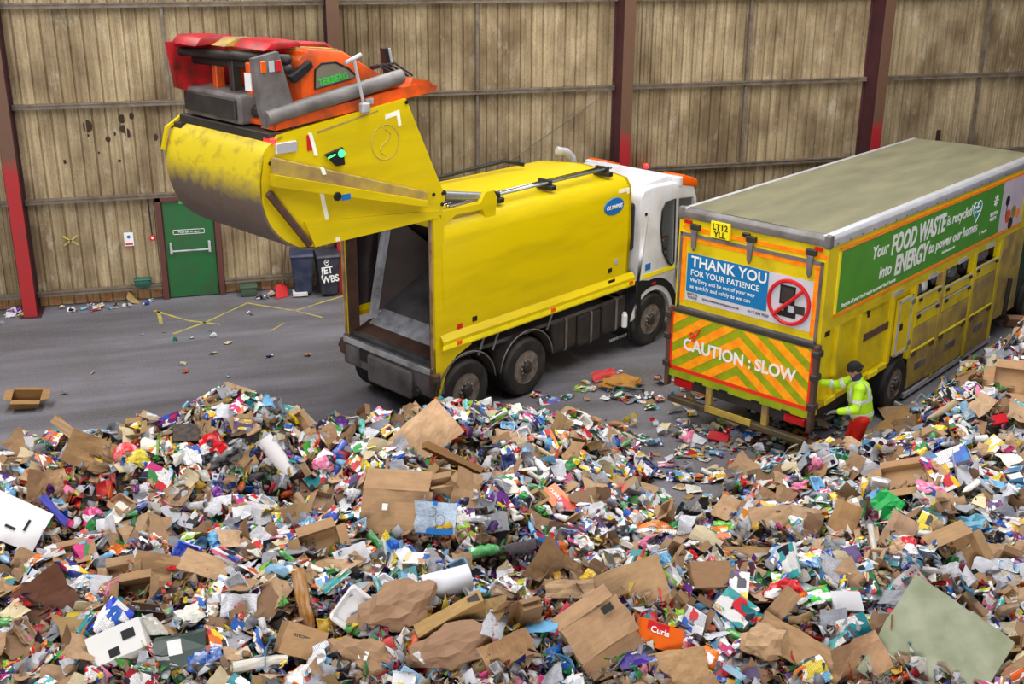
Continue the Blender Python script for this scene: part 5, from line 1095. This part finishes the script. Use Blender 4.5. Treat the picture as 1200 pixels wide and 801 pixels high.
hero('white_card', SP[2], 0.27, -11.08, 0.08, 0.34, -0.17, 0.6, (232, 230, 238), 'folded plain white card sheet below the dark hollow of the mound', 'paper', 'folded white card', None, roll=0.0)
hero('blue_printed_packet', SP[0], 1.05, -11.34, 0.08, (0.34, 0.36, 1), 0.66, 0.8, (40, 70, 200), 'blue and white printed packet in a black tray', 'packet', 'blue white packet', None, roll=0.0)
hero('open_box', BX[1], 0.85, -12.43, 0.1, (0.42, 0.4, 0.4), 0.35, 0.5, (172, 134, 92), 'shallow open brown box with white rim in the middle of the left slope', 'box', 'shallow open box', None, roll=0.0)
hero('flattened_box', S1[1], -0.69, -12.3, 0.07, (1.05, 0.8, 1), -0.24, 0.4, (168, 130, 88), 'long flattened brown carton with red lettering on the left slope', 'cardboard', 'red lettered carton', [('red_lettering', letters('FRAGILE', .07, -.1, .06, .014, REDPR), (0,0,0))], roll=0.0)
hero('cardboard_sheet', S1[0], -0.37, -12.46, 0.13, (0.5, 0.45, 1), -0.1, 0.5, (190, 154, 114), 'brown cardboard panel lying on the red lettered carton', 'cardboard', 'panel on carton', None, roll=0.0)
hero('blue_tray', TR, -0.55, -12.03, 0.12, (0.34, 0.3, 0.5), -0.35, 0.4, (20, 80, 220), 'bright blue plastic tray behind the panel on the long carton', 'tray', 'bright blue tray', None, roll=0.0)
hero('brown_tub', S1[3], -1.91, -12.53, 0.14, (0.62, 0.62, 1), -0.66, 0.7, (120, 72, 56), 'glossy dark brown plastic panel curved and standing at the left', 'plastic', 'glossy brown panel', None, roll=0.0)
hero('crisp_packet', SP[0], -1.24, -13.51, 0.12, (0.38, 0.4, 1), 0.96, 0.8, (30, 70, 220), 'bright blue printed packet standing upright in the lower left heap', 'packet', 'upright blue packet', [('packet_lettering', letters('OREO', .2, 0, -.1, .012, WPAINT), (0,0,0))], roll=0.0)
hero('open_box', BX[0], -1.09, -12.53, 0.1, (0.34, 0.34, 0.34), 0.14, 0.5, (176, 138, 96), 'small open brown box beside the upright blue packet', 'box', 'small open box', None, roll=0.0)
hero('white_folded_box', CB[3], -1.15, -13.76, 0.1, (0.5, 0.45, 0.4), 0.44, 0.5, (232, 230, 228), 'white folded box with black printed patches in the lower left heap', 'box', 'white folded box', [('printed_patch', decal(.24,.2,.22,.1,.152,BLKP),(0,0,0)),('printed_patch', decal(.2,.18,-.1,-.15,.152,BLKP),(0,0,0))], roll=0.0)
hero('green_box', CB[7], -0.59, -13.98, 0.12, (0.48, 0.45, 0.5), 0.21, 0.6, (44, 66, 60), 'dark green box with white label at the bottom of the heap', 'box', 'dark green box', [('box_label', decal(.26,.3,-.1,.08,.127,WPAINT),(0,0,0))], roll=0.0)
hero('blue_film', BG[1], -0.39, -14.13, 0.06, (0.32, 0.24, 0.2), 0.52, 0.4, (40, 90, 170), 'translucent blue plastic film beside the dark green box', 'film', 'blue plastic film', None, roll=0.0)
hero('brown_bottle', BT[0], 0.57, -13.62, 0.14, (0.75, 0.45, 0.45), -1.26, 0.4, (176, 118, 30), 'long amber plastic bottle pointing down the left slope', 'bottle', 'long amber bottle', [('bottle_cap', cap_me, (230,230,230))], roll=0.0)
hero('closed_box', CB[5], 0.49, -14.03, 0.14, (0.4, 0.36, 0.36), -0.21, 0.35, (178, 138, 94), 'closed brown cardboard box with printed word below the amber bottle', 'box', 'closed printed box', [('printed_word', letters('KITCHEN', .1, .0, .0, .376, BLKP),(0,0,0))], roll=0.0)
hero('white_bag', BG[0], 0.68, -14.25, 0.1, 0.4, 0.52, 0.5, (228, 230, 238), 'white torn plastic bag lying beside the closed printed box', 'bag', 'torn white bag', None, roll=0.0)
hero('large_box', CR[0], 1.76, -12.03, 0.12, (0.82, 0.74, 0.6), -0.07, 0.6, (180, 142, 102), 'large brown cardboard box half crushed in the middle of the heap', 'box', 'large crushed box', [('label_sticker', decal(.08,.1,-.12,.1,.25,WPAINT),(0,0,0))], roll=0.0)
hero('blue_white_card', SP[2], 2.13, -12.48, 0.24, (0.42, 0.46, 1), -0.07, 0.6, (196, 214, 236), 'pale card with blue lower edge and circles on the large crushed box', 'card', 'blue edged card', [('blue_edge', decal(1.,.14,0,-.32,.012,BLUE),(0,0,0)), ('blue_edge', decal(.3,.1,-.15,.34,.012,BLUE),(0,0,0)), ('printed_ring', mesh_of('ring', tube([(.12+.13*math.cos(a),-.05+.13*math.sin(a),.02) for a in np.linspace(0,6.28,17)],.008,4), GREY),(0,0,0)), ('printed_ring', mesh_of('ring', tube([(-.12+.11*math.cos(a),.12+.11*math.sin(a),.02) for a in np.linspace(0,6.28,17)],.008,4), GREY),(0,0,0))], roll=0.0)
hero('green_bottle', BT[1], 1.49, -12.3, 0.09, 0.34, -0.73, 0.2, (40, 150, 60), 'green plastic bottle left of the middle foreground', 'bottle', 'left green bottle', [('bottle_cap', cap_me, (230,230,230))], roll=0.0)
hero('green_bottle', BT[2], 2.63, -12.73, 0.12, 0.42, 0.17, 0.2, (70, 180, 90), 'long green plastic bottle lying level in the middle of the heap', 'bottle', 'level green bottle', [('bottle_cap', cap_me, (40,140,60))], roll=0.0)
hero('green_bottle', BT[0], 3.6, -11.47, 0.09, 0.34, -0.09, 0.2, (26, 120, 70), 'dark green squashed bottle behind the orange printed carton', 'bottle', 'dark green bottle', [('bottle_cap', cap_me, (40,140,60))], roll=0.0)
hero('orange_carton', CB[7], 3.8, -11.75, 0.1, (0.46, 0.4, 0.5), -0.91, 0.5, (240, 110, 10), 'orange and red printed carton in the middle of the heap', 'carton', 'orange red carton', [('red_panel', decal(.5,.3,.18,0,.128,REDPR),(0,0,0)),('carton_lettering', letters('CURRY', .14, -.2, -.05, .13, WPAINT),(0,0,0))], roll=0.0)
hero('plank', CB[1], 2.89, -10.58, 0.1, (1.25, 0.7, 0.7), -0.14, 0.2, (150, 106, 50), 'long brown wooden batten lying behind the large crushed box', 'plank', 'brown batten', None, roll=0.0)
hero('white_card', SP[2], 3.01, -12.7, 0.12, (0.44, 0.6, 1), -1.31, 0.6, (206, 200, 214), 'pale printed card with red cross and dark edge beside the level green bottle', 'card', 'red crossed card', [('dark_edge', decal(1.,.07,0,.36,.012,BLKP),(0,0,0)),('red_cross', decal(.2,.025,-.3,0,.012,REDPR),(0,0,0))], roll=0.0)
hero('orange_bag', BG[0], 4.75, -12.5, 0.07, (0.52, 0.36, 0.36), -0.14, 0.3, (236, 130, 40), 'orange crumpled plastic bag on the edge of the bare floor', 'bag', 'orange crumpled bag', None, roll=0.0)
hero('food_tray', TR, 1.01, -13.83, 0.12, (0.36, 0.36, 0.5), 0.96, 0.7, (236, 234, 236), 'white oval food tray standing on the slope', 'tray', 'white oval tray', None, roll=0.0)
hero('paper_bundle', BG[2], 1.43, -13.94, 0.16, (0.75, 0.5, 0.55), 0.52, 0.4, (160, 124, 94), 'big crumpled brown paper bundle left of the white paper roll', 'paper', 'brown paper bundle', None, roll=0.0)
hero('paper_roll', TBP, 2.0, -13.55, 0.16, (0.5, 0.7, 0.7), 0.38, 0.3, (228, 228, 236), 'wide white printed paper roll in the middle foreground', 'paper', 'wide paper roll', None, roll=0.0)
hero('narrow_box', CB[1], 1.91, -14.19, 0.18, (0.72, 0.9, 1.2), 0.45, 0.45, (186, 150, 90), 'long narrow brown box slanting below the wide paper roll', 'box', 'long narrow box', [('end_label', decal(.16,.1,.38,0,.052,DARK),(0,0,0))], roll=0.0)
hero('paper_bundle', BG[2], 1.86, -14.49, 0.1, (0.8, 0.42, 0.4), 0.35, 0.4, (156, 120, 92), 'long crumpled brown paper sheet below the long narrow box', 'paper', 'crumpled paper sheet', None, roll=0.0)
hero('paper_bundle', BG[2], 1.07, -14.36, 0.1, (0.62, 0.42, 0.4), -0.24, 0.4, (168, 132, 98), 'brown paper bag with white label at the bottom of the heap', 'paper', 'labelled paper bag', [('paper_label', decal(.14,.2,-.1,.05,.22,WPAINT),(0,0,0))], roll=0.0)
hero('receipt', SP[2], 1.67, -14.42, 0.14, (0.32, 0.16, 1), 0.91, 0.5, (240, 240, 244), 'long narrow white paper slip on the crumpled paper sheet', 'paper', 'narrow white slip', None, roll=0.0)
hero('pink_card', CB[1], 2.88, -14.66, 0.16, (0.32, 0.9, 0.4), 0.84, 0.6, (222, 24, 84), 'bright crimson card carton left of the big labelled box', 'carton', 'crimson carton', [('white_lettering', letters('Virgin', .1, .0, -.03, .055, WPAINT),(0,0,0))], roll=0.0)
hero('taped_box', CR[1], 3.17, -14.9, 0.16, (0.62, 0.6, 0.5), 0.56, 0.5, (180, 142, 104), 'big brown box with black label in the near foreground', 'box', 'big labelled box', [('black_label', decal(.18,.12,.3,.18,.31,BLKP), (0,0,0))], roll=0.0)
hero('cardboard_sheet', S1[0], 3.65, -14.36, 0.1, (0.8, 0.66, 1), 0.24, 0.5, (182, 146, 104), 'wide brown cardboard panel behind the big labelled box', 'cardboard', 'wide brown panel', None, roll=0.0)
hero('folded_box', S1[3], 3.15, -13.73, 0.14, (0.7, 0.45, 1), -0.17, 0.5, (178, 142, 102), 'folded brown box panel with torn corner behind the crimson carton', 'cardboard', 'folded torn panel', None, roll=0.0)
hero('cardboard_sheet', S1[4], 3.12, -14.18, 0.12, (0.5, 0.3, 1), 0.1, 0.5, (192, 158, 120), 'pale brown card strip lying in front of the folded torn panel', 'cardboard', 'pale card strip', None, roll=0.0)
hero('snack_carton', CB[7], 3.73, -15.01, 0.14, (0.44, 0.4, 0.5), -0.24, 0.6, (240, 104, 20), 'orange and maroon snack carton right of the big labelled box', 'carton', 'orange snack carton', [('maroon_panel', decal(.5,.2,-.1,.15,.128,REDPR),(0,0,0)),('carton_lettering', letters('Curls', .2, -.05, .0, .13, WPAINT),(0,0,0))], roll=0.0)
hero('purple_packet', SP[1], 3.43, -15.19, 0.12, 0.36, 0.31, 0.5, (70, 44, 150), 'purple and white crisp packet below the orange snack carton', 'packet', 'purple crisp packet', None, roll=0.0)
hero('cardboard_sheet', S1[3], 2.38, -14.87, 0.12, (0.62, 0.62, 1), -1.01, 0.6, (206, 162, 118), 'pinkish brown cardboard flaps at the bottom edge of the picture', 'cardboard', 'pinkish card flaps', None, roll=0.0)
hero('cardboard_sheet', S1[0], 3.8, -15.32, 0.12, (0.55, 0.5, 1), 0.14, 0.5, (210, 168, 120), 'pale tan cardboard sheet at the bottom below the purple crisp packet', 'cardboard', 'pale tan sheet', None, roll=0.0)
hero('green_sheet', SP[3], 7.28, -13.22, 0.16, (0.46, 0.62, 1), 0.7, 0.8, (14, 172, 80), 'bright emerald green torn sheet standing on the right heap', 'sheet', 'emerald green sheet', None, roll=0.0)
hero('tall_flap', S1[4], 6.66, -13.39, 0.16, (0.52, 0.5, 1), 1.08, 0.7, (168, 126, 76), 'tall brown open box flap left of the emerald green sheet', 'cardboard', 'tall box flap', None, roll=0.0)
hero('kraft_sheet', S1[4], 7.0, -13.93, 0.1, (0.5, 0.5, 1), 0.96, 0.6, (190, 154, 122), 'brown pointed card piece just in front of the emerald green sheet', 'cardboard', 'pointed card piece', None, roll=0.0)
hero('black_edged_box', BX[1], 7.48, -14.34, 0.12, (0.55, 0.5, 0.4), 0.38, 0.4, (188, 150, 106), 'shallow brown box with black edges on the right slope', 'box', 'black edged box', [('black_edge', decal(.09,.8,-.46,0,.16,BLKP),(0,0,0)),('black_edge', decal(.9,.09,0,-.36,.16,BLKP),(0,0,0))], roll=0.0)
hero('spotted_card', SP[2], 6.6, -14.79, 0.12, (0.34, 0.4, 1), 0.61, 0.6, (236, 222, 226), 'pale gift card patterned with bright coloured dots above the grey-green sheet', 'card', 'dotted gift card', [('coloured_dot', mesh_of('dot', lathe([(.034,.012),(.034,.017)],8,'z',(-.38+.095*(i%9),-.26+.13*(i//9),0)), (REDPR,BLUE,YEL,ORANGE,GREEN)[(i*3+i//9)%5]),(0,0,0)) for i in range(45)], roll=0.0)
hero('plastic_sheet', SP[4] if False else BIGS, 6.28, -15.68, 0.16, (1.05, 1.0, 1), -0.66, 0.75, (146, 152, 126), 'large dirty grey-green plastic sheet standing in the near right corner', 'plastic', 'grey-green plastic sheet', None, roll=0.0)
hero('cardboard_sheet', S1[3], 5.55, -15.55, 0.14, (0.55, 0.45, 1), 0.38, 0.6, (196, 154, 116), 'tan cardboard panel at the bottom left of the grey-green sheet', 'cardboard', 'tan bottom panel', None, roll=0.0)
hero('rolled_card', S1[4], 5.07, -15.29, 0.14, (0.85, 0.5, 1), -0.56, 0.5, (188, 150, 108), 'long rolled brown card sheet near the bottom right', 'cardboard', 'rolled card sheet', None, roll=0.0)
hero('card_tube_end', BG[2], 4.74, -15.17, 0.14, (0.4, 0.36, 0.42), 0.17, 0.4, (196, 160, 120), 'crumpled brown paper end left of the rolled card sheet', 'paper', 'crumpled paper end', None, roll=0.0)
hero('cardboard_sheet', S1[2], 5.02, -14.91, 0.16, (0.5, 0.5, 1), 0.84, 0.7, (176, 138, 100), 'brown card panel standing behind the rolled card sheet', 'cardboard', 'standing card panel', None, roll=0.0)
hero('red_bag', BG[0], 5.21, -14.7, 0.1, (0.4, 0.3, 0.3), -0.17, 0.4, (214, 18, 26), 'glossy red plastic bag on the lower right slope', 'bag', 'glossy red bag', None, roll=0.0)
hero('green_packet', SP[1], 5.5, -14.74, 0.12, 0.36, 0.26, 0.5, (60, 200, 60), 'green detergent packet with pink lettering right of the glossy red bag', 'packet', 'green detergent packet', [('packet_lettering', letters('Persil', .2, 0, -.05, .02, REDPR),(0,0,0))], roll=0.0)
hero('white_box', CB[3], 5.81, -14.86, 0.12, (0.32, 0.3, 0.3), 0.07, 0.4, (234, 232, 238), 'plain white box on the lower right slope', 'box', 'plain white box', None, roll=0.0)
hero('snack_packet', SP[0], 5.03, -15.49, 0.1, (0.42, 0.4, 1), 0.35, 0.6, (230, 206, 40), 'yellow and white snack packet at the bottom right', 'packet', 'yellow snack packet', None, roll=0.0)
hero('printed_bag', SP[3], 8.09, -13.76, 0.12, (0.44, 0.5, 1), 0.21, 0.6, (120, 190, 220), 'blue white and green printed bag on the right slope', 'bag', 'blue green bag', None, roll=0.0)
hero('blue_carton', CB[2], 8.61, -12.58, 0.12, (0.5, 0.44, 0.4), 0.17, 0.5, (30, 120, 190), 'blue printed carton high on the right heap', 'carton', 'blue heap carton', None, roll=0.0)
hero('newspaper', SP[2], 8.58, -12.85, 0.14, (0.42, 0.45, 1), 0.1, 0.5, (224, 224, 232), 'white newspaper lying against the blue heap carton', 'newspaper', 'white newspaper', None, roll=0.0)
hero('cardboard_sheet', S1[1], 10.44, -9.22, 0.08, (0.85, 0.8, 1), 0.14, 0.5, (176, 140, 100), 'broad brown flattened box below the recycling lorry wheel', 'cardboard', 'broad flattened box', None, roll=0.0)
hero('cardboard_sheet', S1[4], 9.79, -9.74, 0.08, (0.7, 0.6, 1), 0.42, 0.6, (190, 148, 86), 'brown torn card beside the worker on the right', 'cardboard', 'torn card by worker', None, roll=0.0)
hero('cardboard_box', BX[1], 7.86, -12.77, 0.12, (0.52, 0.45, 0.3), -0.14, 0.4, (176, 136, 92), 'flattened brown box in the middle of the right slope', 'box', 'flattened slope box', None, roll=0.0)
hero('cardboard_box', CB[5], 15.01, -5.98, 0.12, (0.34, 0.28, 0.24), -0.21, 0.1, (186, 140, 108), 'brown closed carton at the top of the right heap', 'box', 'topmost brown carton', None, roll=0.0)
hero('open_box', BX[1], 10.48, -11.33, 0.12, (0.5, 0.45, 0.3), -0.31, 0.5, (178, 136, 94), 'shallow open brown box high at the right edge', 'box', 'right edge box', None, roll=0.0)
hero('white_tub', TBP, 9.62, -11.9, 0.09, (0.17, 0.3, 0.3), 0.0, 0.3, (236, 236, 240), 'white paper tube end high on the right heap', 'tube', 'white tube end', None, roll=0.0)
hero('red_punnet', CB[3], 9.96, -11.78, 0.08, (0.2, 0.18, 0.3), 0.21, 0.4, (212, 24, 40), 'small red tub high on the right heap', 'tub', 'small red tub', None, roll=0.0)
hero('yellow_packet', SP[1], 7.45, -12.53, 0.1, (0.3, 0.3, 1), 1.05, 0.6, (244, 190, 30), 'yellow and white packet left of the flattened slope box', 'packet', 'yellow white packet', None, roll=0.0)
hero('cardboard_sheet', S1[0], 6.07, -12.85, 0.08, (0.55, 0.4, 1), 0.1, 0.5, (186, 150, 110), 'tan cardboard sheet with black smear at the left foot of the right heap', 'cardboard', 'black smeared sheet', [('black_smear', decal(.1,.16,.15,.1,.012,BLKP),(0,0,0))], roll=0.0)
hero('orange_sleeve', SP[0], 5.72, -12.78, 0.08, 0.32, 1.13, 0.6, (236, 140, 30), 'orange and white card sleeve left of the black smeared sheet', 'card', 'orange sleeve', None, roll=0.0)
hero('lime_tub', BG[1], 5.45, -12.83, 0.06, (0.24, 0.18, 0.16), 0.0, 0.4, (90, 190, 20), 'bright lime green tub lid left of the orange sleeve', 'lid', 'lime tub lid', None, roll=0.0)
hero('cardboard_sheet', S1[4], 5.57, -12.62, 0.1, (0.34, 0.4, 1), 0.96, 0.6, (184, 148, 108), 'brown card piece standing above the lime tub lid', 'cardboard', 'card above lid', None, roll=0.0)
hero('red_flower_bag', BG[0], 4.65, -13.65, 0.07, 0.26, 0.0, 0.5, (220, 24, 30), 'red and yellow wrapped bouquet packet in the right foreground', 'packet', 'red bouquet packet', None, roll=0.0)
hero('long_flap', S1[2], 5.51, -13.42, 0.12, (0.75, 0.6, 1), 0.21, 0.5, (172, 136, 86), 'long bent brown box flap right of the red bouquet packet', 'cardboard', 'long bent flap', None, roll=0.0)
hero('brown_bag', CB[0], 4.55, -14.28, 0.12, (0.42, 0.34, 0.26), 0.1, 0.4, (158, 120, 84), 'brown padded cardboard box below the long bent flap', 'box', 'padded brown box', None, roll=0.0)
hero('floor_box', BX[0], -3.14, -5.16, 0.1, (0.44, 0.38, 0.5), 0.17, 0.3, (176, 134, 82), 'torn open brown box alone on the bare floor at far left', 'box', 'lone floor box', None, roll=0.0)
hero('floor_magazine', SP[4], 5.1, -7.21, 0.01, (0.36, 0.3, 1), 0.14, 0, (90, 90, 190), 'blue glossy magazine flat on the floor near the lorry wheels', 'magazine', 'blue floor magazine', None, roll=0.0)
hero('floor_bag', BG[2], 6.44, -6.92, 0.1, (0.6, 0.42, 0.4), 0.21, 0.3, (196, 136, 40), 'tan paper sack spilling litter on the floor beside the refuse lorry', 'sack', 'tan paper sack', None, roll=0.0)
hero('red_wrapper', SP[3], 6.28, -6.53, 0.1, 0.44, 0.35, 0.5, (214, 40, 30), 'red printed wrapper lying against the tan paper sack', 'wrapper', 'red sack wrapper', None, roll=0.0)
hero('black_tray', TR, 6.41, -7.3, 0.06, (0.5, 0.4, 0.5), -0.17, 0.3, (34, 32, 36), 'black plastic tray on the floor below the tan paper sack', 'tray', 'black floor tray', None, roll=0.0)
hero('red_packet', CB[7], 7.16, -9.2, 0.07, (0.3, 0.28, 0.3), -0.35, 0.4, (184, 20, 34), 'dark red carton on the floor under the chevron lorry bumper', 'carton', 'dark red carton', None, roll=0.0)
hero('floor_card', S1[0], 5.45, -10.44, 0.02, (0.42, 0.36, 1), -0.1, 0.1, (196, 166, 126), 'tan card flat on the floor at the heap edge', 'cardboard', 'tan floor card', None, roll=0.0)
hero('purple_bag', BG[0], -3.93, -0.33, 0.07, 0.26, 0.0, 0.2, (120, 24, 150), 'purple plastic bag on the floor by the left red column', 'bag', 'purple floor bag', None, roll=0.0)
hero('floor_card', CB[3], 1.66, -0.63, 0.08, (0.3, 0.25, 0.2), 0.17, 0.2, (226, 224, 224), 'small white box beside the shovel blade', 'box', 'white box by shovel', None, roll=0.0)
hero('card_piece', S1[1], -1.63, -0.2, 0.03, (0.36, 0.4, 1), 0.09, 0.1, (186, 158, 100), 'flat brown card by the wall left of the green door', 'cardboard', 'card by door', None, roll=0.0)
# ---------------------------------------------------------------- every other piece, one object each, named by the nearest landmark
ORD = 'nearest second third fourth fifth sixth seventh eighth ninth tenth eleventh twelfth thirteenth fourteenth fifteenth sixteenth seventeenth eighteenth nineteenth twentieth'.split()
PLACED = []
jobs = []
for key, k in KINDS.items():
    for i in range(k['n']): jobs.append((RG.uniform(*k['size'])*(1 if RG.uniform() < .85 else 1.15), key))
jobs.sort(reverse=True)
spots = sample(len(jobs)*5); si = 0; grid = {}
HX = np.array([[p.x, p.y] for _, p, _ in HEROES]); HR = np.array([o.matrix_world.to_scale().x*.42 for o, _, _ in HEROES])
HF = HX+np.array([[VIEW.x-a, VIEW.y-b] for a, b in HX])/np.linalg.norm(np.array([[VIEW.x-a, VIEW.y-b] for a, b in HX]), axis=1, keepdims=True)*HR[:, None]*1.1
def place(key, size, p, lift, ground=False):
    k = KINDS[key]; x, y, h = p; cn = k['col'][RG.integers(len(k['col']))]; me = k['me'][RG.integers(len(k['me']))]
    n = Vector((0, 0, 1)) if ground else Vector(heap_n(np.array([x]), np.array([y]))[0]); tl = abs(RG.normal(0, k['tilt'])) if not ground else abs(RG.normal(0, .08)); a = RG.uniform(0, 2*PI)
    if not ground: n = (n+Vector((VIEW.x-x, VIEW.y-y, 0)).normalized()*.18).normalized()
    n = (n*math.cos(tl)+Vector((math.cos(a), math.sin(a), 0))*math.sin(tl)).normalized()
    b = RG.uniform(0, 2*PI); o = bpy.data.objects.new(key, me); COL.objects.link(o)
    lo = min(v[2] for v in me_box[me.name]); put(o, Vector((x, y, h+lift-lo*size*(1 if ground else .55)+math.sin(tl)*size*.22)), n, (math.cos(b), math.sin(b), .01), size)
    c = CLR[cn][RG.integers(len(CLR[cn]))]; f = RG.uniform(.88, 1.1); o.color = (*[min(1, v*f) for v in c], 1)
    if key == 'plastic_bottle':
        e = bpy.data.objects.new('bottle_cap', cap_me); COL.objects.link(e); e.parent = o; cc = CLR[['blue', 'red', 'white', 'green'][RG.integers(4)]][0]; e.color = (*cc, 1)
    PLACED.append((o, Vector((x, y, 0)), size, cn, key, ground)); return o
me_box = {}
for k in KINDS.values():
    for me in k['me']: me_box[me.name] = [(v.co.x, v.co.y, v.co.z) for v in me.vertices]
for size, key in jobs:
    for tries in range(12):
        if si >= len(spots): spots = sample(4000); si = 0
        x, y, h = spots[si]; si += 1
        if (np.hypot(HX[:, 0]-x, HX[:, 1]-y) < HR+size*.2).any() or (np.hypot(HF[:, 0]-x, HF[:, 1]-y) < HR*.9+size*.25).any(): continue
        r = size*.40; c0 = (int(x/.5), int(y/.5)); bad = False
        for i in (-1, 0, 1):
            for j in (-1, 0, 1):
                for (qx, qy, qr) in grid.get((c0[0]+i, c0[1]+j), ()):
                    if (qx-x)**2+(qy-y)**2 < (min(r, qr)*.55+max(r, qr)*.62)**2: bad = True
        if bad and tries < 11: continue
        grid.setdefault(c0, []).append((x, y, r)); place(key, size, (x, y, h), .03+.09*(1-min(size, .6)/.6)); break
# loose litter on the open floor
GL = [('paper_sheet', 40), ('carton', 34), ('wrapper', 40), ('magazine', 18), ('newspaper', 16), ('plastic_bottle', 8), ('packing_card', 22), ('crumpled_bag', 12), ('cardboard_sheet', 8)]
def litter(cx, cy, rx, ry, n, smax=.3):
    names = [a for a, b in GL for _ in range(b)]
    for _ in range(n):
        x = RG.normal(cx, rx); y = RG.normal(cy, ry)
        if heap_h(x, y) > .02 or y > -.1: continue
        key = names[RG.integers(len(names))]; s0, s1 = KINDS[key]['size']; place(key, RG.uniform(min(s0*.7, smax*.6), min(s1, smax)), (x, y, 0.), .004, True)
litter(6.55, -6.94, 0.45, 0.4, 26, 0.3)
litter(7.24, -7.67, 0.5, 0.35, 22, 0.3)
litter(7.16, -8.83, 0.5, 0.35, 44, 0.3)
litter(7.85, -9.47, 0.6, 0.3, 64, 0.3)
litter(8.93, -8.97, 0.4, 0.3, 30, 0.3)
litter(5.65, -8.74, 0.5, 0.5, 16, 0.3)
litter(6.19, -9.76, 0.5, 0.6, 14, 0.24)
litter(6.51, -10.25, 0.4, 0.3, 30, 0.3)
litter(5.41, -10.73, 0.3, 0.3, 10, 0.2)
litter(8.59, -9.04, 0.35, 0.3, 26, 0.3)
litter(5.88, -7.31, 0.6, 0.4, 12, 0.22)
litter(11.07, -8.67, 0.6, 0.3, 8, 0.3)
litter(-2.5, -.42, .35, .12, 16, .2)
litter(-1.9, -.35, .4, .1, 12, .2)
litter(.9, -.42, .25, .1, 6, .2)
litter(1.25, -.5, .25, .12, 8, .22)
litter(1.6, -3.2, 1.2, 1., 5, .14)
litter(-1.6, -3.4, 1.2, 1.2, 8, .16)
litter(.0, -1.6, 1.5, .7, 8, .1)
litter(-4., -.5, .3, .15, 5, .2)
# labels: ordinal from a landmark by kind, colour and side, so that each one is singled out
byk = {}
HP = [(o, p, s) for o, p, s in HEROES]
for o, p, size, cn, key, gr in PLACED:
    d = HX-np.array([p.x, p.y]); i = int(np.argmin((d**2).sum(1))); ho, hp, short = HP[i]; v = p-Vector((hp.x, hp.y, 0)); dx, dy = v.dot(VR), v.dot(VF)
    side_ = ('right of' if dx > 0 else 'left of') if abs(dx) > abs(dy) else ('behind' if dy > 0 else 'in front of')
    byk.setdefault((key, cn, side_, short), []).append((v.length, o, gr))
for (key, cn, side_, short), L in byk.items():
    L.sort(key=lambda t_: t_[0]); k = KINDS[key]
    for i, (_, o, gr) in enumerate(L):
        o['label'] = '%s %s %s %s the %s' % (ORD[min(i, 19)], cn, k['label'], side_, short) if len(L) > 1 else '%s %s lying %s the %s' % (cn, k['label'], side_, short)
        o['category'] = k['cat']; o['group'] = k['grp']
